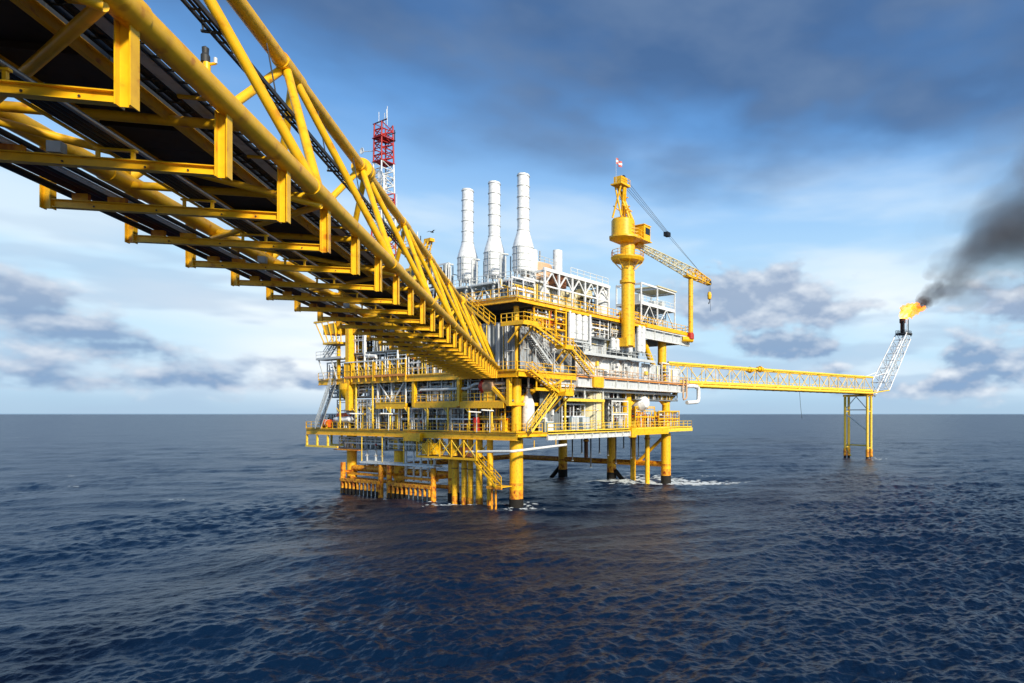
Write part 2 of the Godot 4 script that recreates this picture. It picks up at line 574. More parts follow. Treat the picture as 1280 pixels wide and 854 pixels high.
func make_bridge() -> void:
	var s0 := -8.0
	var s1 := 85.0
	var tr := -5.95
	var tl := -10.46
	var tt := -8.2
	var hl := 17.9
	var ht := 23.2
	thing("connecting_bridge", "long yellow tubular truss footbridge running from above the viewer to the platform", "bridge", BRID, B(tt, 16.0, 40.0))
	tube("lower_chord", B(tr, hl, s0), B(tr, hl, s1), 0.215, "yellow", 24)
	tube("lower_chord", B(tl, hl, s0), B(tl, hl, s1), 0.215, "yellow", 24)
	tube("upper_chord", B(tt, ht, s0), B(tt, ht, 81.4), 0.225, "yellow", 24)
	# warren diagonals on both sloping faces, with cans at the nodes
	for k in range(-5, 7):
		var s := 31.0 + 8.4 * k
		if s > s0 + 2.0:
			var big: bool = k == 0 or k == 4
			var can := tube("joint_can", B(tt, ht, s - 0.75), B(tt, ht, s + 0.75), 0.26, "yellow", 24)
			if big:
				tube("bolted_flange", B(tt, ht, s - 0.32), B(tt, ht, s - 0.06), 0.44, "yellow", 24, can)
				tube("bolted_flange", B(tt, ht, s + 0.06), B(tt, ht, s + 0.32), 0.44, "yellow", 24, can)
			for side in [tr, tl]:
				for d in [-4.2, 4.2]:
					if s + d > s1: d = s1 - s - 0.4
					var e: Vector3 = B(side, hl, s + d)
					var top := B(tt, ht, s + signf(d) * 0.3)
					tube("diagonal_brace", top, e, 0.125, "yellow", 18)
		var sl := 26.8 + 8.4 * k
		if sl > s0:
			for side in [tr, tl]:
				tube("joint_can", B(side, hl, sl - 0.7), B(side, hl, sl + 0.7), 0.24, "yellow", 24)
	# floor tubes and plan bracing between the lower chords
	for k in range(-8, 15):
		var s := 26.8 + 4.2 * k
		if s < s0 + 0.5 or s > s1 - 1.0: continue
		tube("floor_tube", B(tr, hl - 0.08, s), B(tl, hl - 0.08, s), 0.1, "yellow", 14)
		if s + 4.2 < s1:
			var p := B(tr if k % 2 == 0 else tl, hl - 0.3, s)
			var q := B(tl if k % 2 == 0 else tr, hl - 0.3, s + 4.2)
			tube("plan_brace", p, q, 0.085, "yellow", 12)
	# hanging cross beams that carry the pipes
	for k in range(-6, 27):
		var s := 10.65 + 2.8 * k
		if s < s0 + 0.3: continue
		ibeam("cross_beam", B(-6.14, 16.62, s), B(-10.57, 16.62, s), 0.15, 0.18, "yellow", Vector3.UP, null, 0.018)
		ibeam("hanger_post", B(-6.02, 16.5, s), B(-6.02, 17.74, s), 0.21, 0.21, "yellow", Vector3.RIGHT, null, 0.02)
		ibeam("hanger_post", B(-10.67, 16.5, s), B(-10.67, 17.84, s), 0.18, 0.2, "yellow", Vector3.RIGHT, null, 0.02)
		box("bracket", B(-6.35, 17.98, s), Vector3(0.85, 0.05, 0.08), "yellow")
		box("pipe_stool", B(-7.78, 16.885, s), Vector3(0.68, 0.04, 0.08), "yellow")
		for q in [-7.5, -8.06]: box("stool_post", B(q, 16.788, s), Vector3(0.05, 0.152, 0.06), "yellow")
		box("pipe_clamp", B(-10.05, 16.79, s), Vector3(0.3, 0.16, 0.1), "yellow_rusty")
		box("pipe_clamp", B(-9.36, 16.77, s), Vector3(0.34, 0.12, 0.1), "yellow_rusty")
		for q in [-6.6, -7.3, -8.6, -9.8]:
			tube("bolt", B(q, 16.6, s - 0.02), B(q, 16.6, s - 0.034), 0.02, "dark_grey", 6)
		if k % 3 == 1: box("junction_box", B(-8.7, 16.84, s), Vector3(0.22, 0.2, 0.16), "light_grey")
		# walkway floor, panel by panel
		box("floor_panel", B(-8.1, 18.02, s + 1.4), Vector3(1.6, 0.04, 2.77), "under_plate")
		box("floor_joist", B(-8.1, 17.93, s + 1.4), Vector3(1.5, 0.12, 0.07), "under_plate")
	ibeam("floor_edge_beam", B(-7.29, 17.9, s0 + 1), B(-7.29, 17.9, s1 + 1.5), 0.1, 0.22, "yellow", Vector3.UP, null, 0.015)
	ibeam("floor_edge_beam", B(-8.95, 17.9, s0 + 1), B(-8.95, 17.9, s1 + 1.5), 0.1, 0.22, "yellow", Vector3.UP, null, 0.015)
	railing("handrail", [B(-7.33, 18.05, s0 + 1), B(-7.33, 18.05, s1 + 1.4)], "dark_grey", null, 1.1, 1.4, 0.022)
	railing("handrail", [B(-8.92, 18.05, s0 + 1), B(-8.92, 18.05, s1 + 1.4)], "dark_grey", null, 1.1, 1.4, 0.022)
	# cable trays
	box("tray_cover", B(-6.68, 18.04, 38.5), Vector3(0.24, 0.05, 91.0), "light_grey")
	for u in [[-6.4, 18.06, 0.24, "dark_grey"], [-6.98, 18.06, 0.3, "black"], [-7.46, 20.86, 0.28, "dark_grey"]]:
		var b := MB.new()
		ladder_tray(b, u[0], u[1], s0 + 1, s1 - 2, u[2])
		put("cable_tray", b.done(), u[3])
	for u in [[-6.4, 18.1, 0.07], [-6.95, 18.1, 0.09], [-7.05, 18.1, 0.05], [-7.5, 20.89, 0.05], [-7.4, 20.89, 0.05]]:
		tube("cable", B(u[0], u[1], s0 + 1), B(u[0], u[1], s1 - 2), u[2] * 0.7, "black", 6)
	for k in range(-9, 13):
		var s := 28.9 + 4.2 * k
		if s < s0 + 1: continue
		box("tray_arm", B(-7.5, 20.8, s), Vector3(0.5, 0.05, 0.06), "dark_grey")
		tube("tray_rod", B(-7.7, 20.8, s), B(-8.05, 22.92, s), 0.02, "dark_grey", 6)
	# pipes on the hanging beams
	for u in [[-7.5, 16.95, 0.045, "steel"], [-7.61, 16.95, 0.04, "black"], [-7.71, 16.95, 0.045, "black"], [-7.82, 16.94, 0.035, "dark_grey"], [-7.92, 16.95, 0.05, "black"], [-8.05, 16.93, 0.032, "yellow"],
			[-9.24, 16.9, 0.055, "black"], [-9.37, 16.87, 0.028, "white"], [-9.49, 16.87, 0.03, "white"], [-9.62, 16.89, 0.05, "dark_grey"], [-9.86, 16.99, 0.1, "dark_red"], [-10.12, 17.01, 0.13, "dark_red"], [-10.38, 16.9, 0.075, "black"]]:
		tube("pipe", B(u[0], u[1], s0), B(u[0], u[1], s1), u[2], u[3], 12)
	# landing on the platform end
	box("landing_plate", B(-8.3, 17.96, 87.6), Vector3(4.2, 0.08, 4.8), "grating")
	# a small lantern on top of the near chord
	thing("navigation_lantern", "small dark navigation lantern clamped on top of the near bridge tube", "lantern", BRID, B(tr, 18.12, 12.7))
	tube("clamp", B(tr, 18.1, 12.7), B(tr, 18.3, 12.7), 0.06, "yellow", 10)
	lathe("lamp_body", B(tr - 0.02, 18.3, 12.7), [[0.0, 0.0], [0.07, 0.0], [0.07, 0.12], [0.05, 0.16], [0.055, 0.26], [0.0, 0.3]], "dark_grey", 12)
	tube("clamp_arm", B(tr, 18.26, 12.7), B(tr + 0.14, 18.3, 12.7), 0.025, "yellow", 8)
	tube("clamp_arm", B(tr + 0.14, 18.3, 12.7), B(tr + 0.14, 18.4, 12.7), 0.03, "light_grey", 8)


# ---------------------------------------------------------------- flare
func tongue(pts: Array, radii: Array, sd: int) -> ArrayMesh:   # a ragged tapering body
	var b := MB.new()
	var nz := noise(0.9, 3, sd)
	var seg := 22
	var last := -1
	var fine := []
	var wide := []
	var steps := 5
	for i in pts.size() - 1:
		for k in steps:
			var t := float(k) / steps
			fine.append((pts[i] as Vector3).lerp(pts[i + 1], t))
			wide.append(lerpf(radii[i], radii[i + 1], smoothstep(0.0, 1.0, t)))
	fine.append(pts[-1])
	wide.append(radii[-1])
	pts = fine
	radii = wide
	for i in pts.size():
		var z: Vector3 = ((pts[mini(i + 1, pts.size() - 1)] as Vector3) - pts[maxi(i - 1, 0)]).normalized()
		var x := Vector3.RIGHT.cross(z).normalized() if absf(z.x) < 0.95 else Vector3.UP.cross(z).normalized()
		var y := z.cross(x)
		var k := b.v.size()
		for j in seg:
			var t := TAU * j / seg
			var d := x * cos(t) + y * sin(t)
			var p: Vector3 = pts[i] + d * radii[i]
			var rr: float = radii[i] * (1.0 + 1.3 * nz.get_noise_3dv(p * 1.1))
			b.v.append(pts[i] + d * rr); b.n.append(d)
		if last >= 0: b.join(last, k, seg)
		last = k
	return b.done()

func make_flare() -> void:
	var F := func(s: float, h: float, w: float) -> Vector3: return Vector3(s, h, w)
	thing("flare_bridge", "slender yellow lattice footbridge leading from the platform to the flare", "bridge", FLAR, F.call(35.0, 17.4, -1.5))
	for w in [0.0, -3.0]:
		tube("lower_chord", F.call(-2.0, 17.75, w), F.call(71.0, 17.75, w), 0.3, "yellow_pale", 16)
		tube("upper_chord", F.call(-2.0, 22.0, w), F.call(71.0, 22.0, w), 0.26, "yellow_pale", 16)
		box("side_plate", F.call(34.5, 18.45, w), Vector3(73.0, 0.5, 0.06), "yellow_pale")
		for i in 19:
			var s := -1.0 + 4.0 * i
			tube("post", F.call(s, 17.75, w), F.call(s, 22.0, w), 0.07, "yellow_pale", 8)
			if s + 4.0 < 72.0:
				var up := i % 2 == 0
				tube("diagonal_brace", F.call(s, 17.9 if up else 21.9, w), F.call(s + 4.0, 21.9 if up else 17.9, w), 0.085, "yellow_pale", 8)
	for w in [0.0, -3.0]:
		tube("joint_can", F.call(23.9, 22.0, w), F.call(25.7, 22.0, w), 0.5, "yellow", 16)
		tube("bolted_flange", F.call(24.7, 22.0, w), F.call(25.0, 22.0, w), 0.72, "yellow", 16)
	for i in 26:
		var s := -1.5 + 2.85 * i
		ibeam("cross_beam", F.call(s, 17.6, 0.0), F.call(s, 17.6, -3.0), 0.2, 0.4, "yellow")
		if i < 25: box("floor_panel", F.call(s + 1.42, 18.0, -1.5), Vector3(2.82, 0.05, 2.7), "yellow_pale")
		if i % 2 == 0: tube("top_strut", F.call(s, 22.0, 0.0), F.call(s, 22.0, -3.0), 0.08, "yellow_pale", 8)
	railing("handrail", [F.call(-1.5, 18.05, -0.3), F.call(70.5, 18.05, -0.3)], "yellow_pale", null, 1.2, 2.0, 0.04)
	tube("gas_pipe", F.call(-2.0, 18.5, -2.0), F.call(72.0, 18.5, -2.0), 0.25, "yellow_pale", 12)
	tube("gas_pipe", F.call(-2.0, 18.4, -1.2), F.call(72.0, 18.4, -1.2), 0.14, "white", 12)

	thing("flare_support", "yellow braced steel trestle standing in the sea under the flare bridge end", "trestle", FLAR, F.call(68.4, 0.0, -3.0))
	for w in [0.4, -6.5]:
		for s in [67.7, 69.5]:
			var leg: MeshInstance3D = tube("leg", F.call(s, 0.6, w), F.call(s, 17.0, w), 0.36, "yellow_pale", 16)
			tube("waterline_coating", F.call(s, -5.0, w), F.call(s, 0.62, w), 0.39, "growth", 16, leg)
			tube("boot", F.call(s, 0.62, w), F.call(s, 2.6, w), 0.46, "yellow_rusty", 16, leg)
		tube("tie", F.call(67.7, 3.0, w), F.call(69.5, 3.0, w), 0.14, "yellow_pale", 8)
		tube("tie", F.call(67.7, 12.8, w), F.call(69.5, 12.8, w), 0.14, "yellow_pale", 8)
	for s in [67.7, 69.5]:
		ibeam("cap_beam", F.call(s, 17.12, 1.2), F.call(s, 17.12, -7.2), 0.4, 0.55, "yellow")
		tube("cross_tie", F.call(s, 3.6, 0.4), F.call(s, 3.6, -6.5), 0.14, "yellow_pale", 8)
		tube("cross_tie", F.call(s, 13.2, 0.4), F.call(s, 13.2, -6.5), 0.12, "light_grey", 8)

	tube("cross_brace", F.call(67.7, 16.8, -3.05), F.call(67.7, 13.4, 0.3), 0.12, "light_grey", 8)
	tube("cross_brace", F.call(67.7, 16.8, -3.05), F.call(67.7, 13.4, -6.4), 0.12, "light_grey", 8)
	tube("cross_brace", F.call(67.7, 12.2, -6.4), F.call(67.7, 7.6, 0.3), 0.17, "white", 8)
	tube("cross_brace", F.call(67.7, 3.4, -6.4), F.call(67.7, 0.6, -4.6), 0.16, "yellow_pale", 8)

	# inclined lattice boom
	thing("flare_boom", "inclined white lattice boom rising from the end of the flare bridge", "boom", FLAR, F.call(78.0, 18.0, -1.5))
	var p0: Vector3 = F.call(77.6, 19.8, -1.6)
	var p1: Vector3 = F.call(90.3, 34.9, -1.6)
	var ax := (p1 - p0).normalized()
	var side := Vector3(0, 0, 1)
	var nrm := side.cross(ax).normalized()
	var corner := func(u: float, i: int, j: int) -> Vector3:
		var k := lerpf(1.0, 0.82, u)
		return p0.lerp(p1, u) + side * (2.0 * i * k) + nrm * (1.7 * j * k)
	for i in [-1, 1]:
		for j in [-1, 1]:
			tube("leg", corner.call(0.0, i, j), corner.call(1.0, i, j), 0.17, "white_clean", 10)
	var bays := 7
	for n in bays + 1:
		var u := float(n) / bays
		var u2 := float(n + 1) / bays
		for e in [[-1, -1, 1, -1], [1, -1, 1, 1], [1, 1, -1, 1], [-1, 1, -1, -1]]:
			tube("strut", corner.call(u, e[0], e[1]), corner.call(u, e[2], e[3]), 0.09, "white_clean", 8)
			if n < bays:
				if n % 2 == 0: tube("lattice_brace", corner.call(u, e[0], e[1]), corner.call(u2, e[2], e[3]), 0.075, "white_clean", 8)
				else: tube("lattice_brace", corner.call(u, e[2], e[3]), corner.call(u2, e[0], e[1]), 0.075, "white_clean", 8)
	tube("gas_riser", p0 + nrm * 0.4 - ax * 4.0, p1 + nrm * 0.2, 0.26, "white_clean", 12)
	tube("gas_riser", p0 - nrm * 0.8 + side * 0.9, p1 - nrm * 0.6 + side * 0.9, 0.14, "light_grey", 10)
	for w in [-3.4, 0.3]:
		tube("anchor_strut", F.call(70.6, 22.0, clampf(w, -3.0, 0.0)), corner.call(0.2, signi(int(w * 10 + 16)), 1), 0.13, "white_clean", 8)
		tube("anchor_strut", F.call(70.6, 17.75, clampf(w, -3.0, 0.0)), corner.call(0.0, signi(int(w * 10 + 16)), -1), 0.16, "yellow_pale", 8)
	# burner
	thing("flare_burner", "rusty dark flare burner with grated ring deck on the boom top", "burner", FLAR, p1)
	var top := p1 + Vector3(0.2, 0.5, 0)
	lathe("ring_deck", top, [[0.0, 0.0], [2.4, 0.0], [2.4, 0.22], [0.0, 0.22]], "dark_grey", 20)
	railing("ring_rail", [top + Vector3(2.2, 0.2, 1.2), top + Vector3(2.2, 0.2, -1.2), top + Vector3(-2.0, 0.2, -1.5), top + Vector3(-2.0, 0.2, 1.5), top + Vector3(2.2, 0.2, 1.2)], "dark_grey", null, 0.9, 1.0, 0.04)
	lathe("burner_barrel", top + Vector3(-1.1, 0.2, 0.2), [[0.0, 0.0], [0.62, 0.0], [0.62, 3.0], [0.86, 3.1], [0.86, 4.3], [0.6, 4.4], [0.0, 4.3]], "rust", 16)
	tube("burner_sleeve", top + Vector3(-1.75, 0.2, 0.9), top + Vector3(-1.75, 3.9, 0.9), 0.28, "black", 10)
	tube("pilot_pipe", top + Vector3(1.1, 0.2, 0.8), top + Vector3(1.1, 4.6, 0.8), 0.14, "black", 8)
	tube("pilot_pipe", top + Vector3(0.2, 0.2, 0.9), top + Vector3(0.2, 4.2, 0.9), 0.08, "white", 8)
	box("deck_arm", top + Vector3(2.6, 0.1, 0.6), Vector3(2.2, 0.12, 0.16), "dark_grey")
	box("deck_arm", top + Vector3(1.2, -0.3, 1.6), Vector3(0.2, 0.5, 0.3), "dark_grey")
	# flame: a bright body and ragged orange edges, leaning down wind
	var wx := Vector3(0.747, 0, 0.664)
	var f0 := top + Vector3(-1.1, 4.5, 0.2)
	thing("gas_flame", "bright yellow and orange gas flame leaning right off the flare burner", "flame", FLAR, f0)
	var fm := StandardMaterial3D.new()
	fm.resource_name = "flame_core"
	fm.albedo_color = Color(1, 0.8, 0.4)
	fm.emission_enabled = true
	fm.emission = Color(1.0, 0.83, 0.42)
	fm.emission_energy_multiplier = 3.0
	M["flame_core"] = fm
	var fo: StandardMaterial3D = fm.duplicate()
	fo.resource_name = "flame_edge"
	fo.albedo_color = Color(1, 0.45, 0.12, 0.55)
	fo.emission = Color(1.0, 0.58, 0.14)
	fo.emission_energy_multiplier = 1.7
	fo.transparency = BaseMaterial3D.TRANSPARENCY_ALPHA
	fo.roughness = 1.0
	M["flame_edge"] = fo
	var q := f0 - O
	put("flame_body", tongue([q, q + wx * 0.3 + Vector3.UP * 0.8, q + wx * 0.8 + Vector3.UP * 1.5, q + wx * 1.1 + Vector3.UP * 2.1, q + wx * 1.7 + Vector3.UP * 2.9, q + wx * 2.2 + Vector3.UP * 3.5, q + wx * 2.9 + Vector3.UP * 4.0], [0.6, 0.8, 1.0, 0.85, 0.75, 0.45, 0.05], 3), "flame_core")
	put("flame_tongue", tongue([q + wx * 0.4 + Vector3.UP * 0.3, q + wx * 1.6 + Vector3.UP * 1.5, q + wx * 3.1 + Vector3.UP * 2.3, q + wx * 4.6 + Vector3.UP * 2.7, q + wx * 5.8 + Vector3.UP * 2.6], [0.5, 1.35, 1.3, 0.95, 0.05], 8), "flame_edge")
	put("flame_tongue", tongue([q + Vector3.UP * 0.2, q + wx * 0.7 + Vector3.UP * 1.7, q + wx * 1.7 + Vector3.UP * 3.0, q + wx * 2.8 + Vector3.UP * 3.9, q + wx * 3.9 + Vector3.UP * 4.4], [0.7, 1.25, 1.2, 0.8, 0.05], 15), "flame_edge")
	put("flame_tongue", tongue([q + wx * 2.6 + Vector3.UP * 3.2, q + wx * 3.4 + Vector3.UP * 3.6, q + wx * 4.4 + Vector3.UP * 4.3, q + wx * 5.2 + Vector3.UP * 4.5], [0.1, 0.6, 0.5, 0.03], 27), "flame_edge")
	put("flame_tongue", tongue([q + wx * 4.6 + Vector3.UP * 2.2, q + wx * 5.4 + Vector3.UP * 2.9, q + wx * 6.3 + Vector3.UP * 3.2, q + wx * 7.0 + Vector3.UP * 3.1], [0.1, 0.55, 0.5, 0.03], 33), "flame_edge")
	var lamp := OmniLight3D.new()
	lamp.name = "flame_light"
	lamp.light_color = Color(1.0, 0.62, 0.25)
	lamp.light_energy = 10.0
	lamp.light_size = 1.5
	lamp.omni_range = 120.0
	lamp.omni_attenuation = 2.0
	lamp.shadow_enabled = true
	lamp.position = q + wx * 3.0 + Vector3.UP * 5.6
	R.add_child(lamp)
	# smoke
	var a := FLAR * (f0 + wx * 4.0 + Vector3.UP * 3.0)
	var sm := Node3D.new()
	sm.name = "smoke_plume"
	sm.set_meta("kind", "stuff")
	sm.set_meta("label", "dark grey smoke plume drifting up and right from the flare flame")
	add_child(sm)
	sm.position = a
	rng.seed = 12
	for k in 240:
		var u := pow((k + rng.randf()) / 240.0, 1.3)
		var l := 80.0 * u
		var spread := 0.9 + 0.48 * l
		var off := Vector3(rng.randfn(0, 0.4), rng.randfn(0, 0.42), rng.randfn(0, 0.4)) * spread
		var fv := FogVolume.new()
		fv.name = "smoke_puff"
		fv.shape = RenderingServer.FOG_VOLUME_SHAPE_ELLIPSOID
		var sz := (1.5 + 0.3 * l) * rng.randf_range(0.5, 1.3)
		fv.size = Vector3(sz * 1.5, sz, sz * 1.2)
		fv.position = Vector3(l * 0.9, l * 0.78 - 0.002 * l * l, -l * 0.08) + off
		fv.rotation = Vector3(0, rng.randf_range(-0.4, 0.4), 0.6 + rng.randf_range(-0.5, 0.5))
		var fmat := FogMaterial.new()
		fmat.density = 0.3 / (1.0 + 0.85 * l) * rng.randf_range(0.5, 1.3)
		fmat.albedo = Color(0.62, 0.61, 0.63) if l > 6.0 else Color(0.38, 0.33, 0.3)
		fv.material = fmat
		sm.add_child(fv, true)
	# line hanging from the flare bridge
	thing("hanging_rope", "thin dark rope hanging from the flare bridge towards the sea", "rope", FLAR, F.call(40.0, 10.0, 0.2))
	pipe("rope", [F.call(38.6, 17.6, 0.3), F.call(39.0, 14.0, 0.3), F.call(39.3, 11.0, 0.5)], 0.05, "rope", null, 6, 1.0)


# ---------------------------------------------------------------- platform: substructure
const H1 := 9.7
const H2 := 17.45
const H3 := 20.6
const H4 := 26.6

func leg(called: String, a: float, b: float, r: float, top: float, mat: String) -> void:
	var o := tube(called, V(a, b, 1.2), V(a, b, top), r, mat, 24)
	tube("waterline_coating", V(a, b, -6.0), V(a, b, 1.22), r + 0.05, "growth", 24, o)
	tube("weld_band", V(a, b, 2.9), V(a, b, 3.25), r + 0.025, "yellow_rusty", 24, o)
	tube("splash_band", V(a, b, 1.2), V(a, b, 2.4), r + 0.012, "yellow_rusty", 24, o)

func make_substructure() -> void:
	thing("platform_jacket", "thick yellow tubular legs and braces carrying the platform out of the sea", "jacket", PLAT, V(18, 18, 0))
	leg("corner_leg", 0, 0, 0.84, 8.7, "yellow_streaked")
	for b in [12.0, 24.0, 36.0]:
		leg("leg", 0, b, 0.72, 8.7, "yellow_streaked")
	for b in [0.0, 12.0, 24.0, 36.0]:
		leg("leg", 35.6, b, 0.86, 8.7, "yellow_streaked")
	for b in [0.0, 12.0, 24.0]:
		tube("horizontal_brace", V(35.6, b, 3.2), V(35.6, b + 12, 3.2), 0.5, "yellow_rusty", 16)
	for b in [12.0, 24.0]:
		tube("horizontal_brace", V(0, b, 3.6), V(0, b + 12, 3.6), 0.5, "yellow_rusty", 16)
		tube("horizontal_brace", V(0, b, 1.9), V(0, b + 12, 1.9), 0.28, "yellow_rusty", 12)
	tube("horizontal_brace", V(0, 36, 3.4), V(35.6, 36, 3.4), 0.5, "yellow_rusty", 16)
	tube("diagonal_brace", V(35.6, 24.8, 1.6), V(35.6, 30, -3.5), 0.4, "growth", 14)
	tube("diagonal_brace", V(35.6, 11.2, 1.6), V(35.6, 6, -3.5), 0.4, "growth", 14)
	tube("diagonal_brace", V(35.6, 0.6, 7.9), V(35.6, 6.0, 3.4), 0.3, "yellow_streaked", 14)

	# conductor tubes beside the corner leg
	var cb := [3.6, 5.6, 7.3, 8.5, 10.4]
	for i in cb.size():
		var r: float = [0.4, 0.44, 0.36, 0.38, 0.36][i]
		thing("conductor_tube", "%s yellow conductor tube counted leftwards from the thick corner leg" % NTH[i], "conductor", PLAT, V(-1.1, cb[i], 0), "conductor tubes beside the corner leg")
		tube("casing", V(-1.1, cb[i], 1.0), V(-1.1, cb[i], 8.9), r, "yellow_streaked", 18)
		tube("waterline_coating", V(-1.1, cb[i], -6.0), V(-1.1, cb[i], 1.02), r + 0.03, "yellow_rusty", 18)
		lathe("clamp_ring", V(-1.1, cb[i], 4.7), [[r, 0.0], [r + 0.06, 0.0], [r + 0.06, 0.1], [r, 0.1]], "brown", 18)
	# fenders: a beam with a row of hanging bumper tubes
	for f in [[25.6, 35.2, "farther boat fender with hanging bumper tubes under the left end"], [13.8, 23.6, "nearer boat fender with hanging bumper tubes beside the conductor tubes"]]:
		thing("boat_fender", "yellow rusty " + f[2], "fender", PLAT, V(-2.2, (f[0] + f[1]) / 2, 0), "boat fenders at the waterline")
		bar("fender_beam", V(-2.2, f[0], 2.0), V(-2.2, f[1], 2.0), 0.45, 0.45, "yellow_rusty")
		bar("fender_beam", V(-1.2, f[0], 2.9), V(-1.2, f[1], 2.9), 0.3, 0.35, "yellow_rusty")
		var n := 10
		for i in n:
			var b := lerpf(f[0] + 0.4, f[1] - 0.4, i / (n - 1.0))
			tube("bumper_tube", V(-2.2, b, 0.7), V(-2.2, b, 1.8), 0.2, "yellow_rusty", 10)
			tube("bumper_foot", V(-2.2, b, -2.0), V(-2.2, b, 0.72), 0.21, "growth", 10)
		for b in [f[0], f[1]]:
			tube("fender_post", V(-1.9, b, -3.0), V(-1.9, b, 4.6), 0.36, "yellow_rusty", 14)
			bar("fender_arm", V(-1.9, b, 3.2), V(0.0, b, 3.2), 0.3, 0.3, "yellow_rusty")
	# caissons
	for c in [[33.0, 2.2, 0.42, "thin yellow pump caisson just left of the far right leg"], [21.0, 6.0, 0.32, "thin rust stained drain caisson hanging under the right side of the deck"], [34.6, 6.4, 0.5, "short yellow caisson between the two far right legs"]]:
		thing("pump_caisson", c[3], "caisson", PLAT, V(c[0], c[1], 0))
		tube("casing", V(c[0], c[1], -4.0 if c[2] > 0.4 else 5.0), V(c[0], c[1], 8.8), c[2], "yellow_streaked" if c[2] > 0.4 else "brown", 14)
		lathe("collar", V(c[0], c[1], 7.6), [[c[2], 0.0], [c[2] + 0.12, 0.0], [c[2] + 0.12, 0.3], [c[2], 0.3]], "yellow_rusty", 14)
	# white risers below the left side
	var rb := [15.2, 16.6, 18.2, 19.8, 21.6, 27.2, 28.8, 31.0]
	for i in rb.size():
		var low: float = 4.2 if i > 4 else 2.4
		thing("riser_pipe", "%s thin white riser pipe under the left deck, counted leftwards" % NTH[i], "riser", PLAT, V(-0.6, rb[i], low), "white risers under the left deck")
		tube("pipe", V(-0.6, rb[i], low), V(-0.6, rb[i], 8.9), 0.17 if i % 2 == 0 else 0.12, "white", 12)
		lathe("flange", V(-0.6, rb[i], low + 1.5), [[0.0, 0.0], [0.3, 0.0], [0.3, 0.14], [0.0, 0.14]], "white_streaked", 12)
	# low access walkway among the risers
	thing("riser_walkway", "pale grey walkway hung among the risers just above the sea", "walkway", PLAT, V(-1.4, 22, 4.9))
	for i in 7:
		box("floor_panel", V(-1.4, 14.6 + 2.4 * i, 4.9), Vector3(1.3, 0.1, 2.36), "light_grey")
	bar("edge_beam", V(-2.1, 13.4, 4.85), V(-2.1, 30.4, 4.85), 0.12, 0.3, "white")
	bar("edge_beam", V(-0.75, 13.4, 4.85), V(-0.75, 30.4, 4.85), 0.12, 0.3, "white")
	for b in [14.0, 20.0, 25.0, 30.0]:
		bar("hanger", V(-2.1, b, 4.9), V(-2.1, b, 8.8), 0.1, 0.1, "yellow_pale")
	# latticed service gallery under the deck edge
	thing("hanging_gallery", "yellow latticed gallery hung below the lowest deck left of the corner leg", "gallery", PLAT, V(-2.2, 9.4, 6.2))
	for a in [-3.4, -1.2]:
		bar("rail_beam", V(a, 3.4, 6.3), V(a, 15.3, 6.3), 0.22, 0.28, "yellow")
		for i in 6:
			var b := 3.5 + 2.35 * i
			bar("post", V(a, b, 6.3), V(a, b, 8.7), 0.14, 0.14, "yellow")
			if i < 5:
				bar("cross_brace", V(a, b, 6.45), V(a, b + 2.35, 8.6), 0.08, 0.08, "yellow_pale")
				bar("cross_brace", V(a, b, 8.6), V(a, b + 2.35, 6.45), 0.08, 0.08, "yellow_pale")
	for i in 5:
		box("floor_panel", V(-2.3, 4.7 + 2.35 * i, 6.4), Vector3(2.0, 0.06, 2.3), "grating")
	box("equipment_box", V(-2.2, 14.0, 7.3), Vector3(1.4, 1.5, 1.8), "yellow")
	box("equipment_box", V(-2.2, 7.0, 7.1), Vector3(1.2, 1.2, 1.2), "brown")
	stair("yellow stair slanting down from the hanging gallery to the corner leg landing", V(-2.6, 4.6, 6.2), V(-2.6, 0.4, 3.0), 0.9, "yellow")
	thing("leg_landing", "small yellow landing platform clamped to the corner leg near the water", "landing", PLAT, V(-1.8, 0.6, 3.0))
	box("floor_panel", V(-2.0, 0.9, 2.95), Vector3(1.8, 0.1, 2.6), "yellow")
	bar("edge_beam", V(-2.9, -0.5, 2.85), V(-2.9, 2.2, 2.85), 0.15, 0.35, "yellow_rusty")
	railing("handrail", [V(-2.9, -0.4, 3.0), V(-2.9, 1.2, 3.0)], "yellow")
	for b in [0.9, 1.6]: tube("ladder_pile", V(-2.6, b, -2.0), V(-2.6, b, 2.9), 0.13, "yellow_rusty", 10)
	thing("drain_header", "long white horizontal drain pipe slung below the corner of the lowest deck", "pipe", PLAT, V(-3.0, 0, 7.4))
	pipe("pipe", [V(-3.2, 5.6, 7.2), V(-3.2, -2.6, 7.5), V(6.5, -2.6, 7.9)], 0.17, "white", null, 10)
	for a in [0.5, 4.5]: bar("pipe_hanger", V(a, -2.6, 7.7), V(a, -2.6, 8.7), 0.08, 0.08, "yellow")
	# short pipes hanging below the right side
	for i in 9:
		var a := 12.5 + 2.1 * i
		thing("drop_pipe", "%s short dark drop pipe hanging below the right deck edge, counted from the left" % NTH[i], "pipe", PLAT, V(a, 1.5, 5.0), "drop pipes below the right deck edge")
		var lo := 5.2 + 1.3 * sin(i * 2.3)
		tube("pipe", V(a, 1.5, lo), V(a, 1.5, 8.9), 0.1, "dark_grey", 8)
		lathe("flange", V(a, 1.5, lo), [[0.0, 0.0], [0.2, 0.0], [0.2, 0.12], [0.0, 0.12]], "mid_grey", 8)

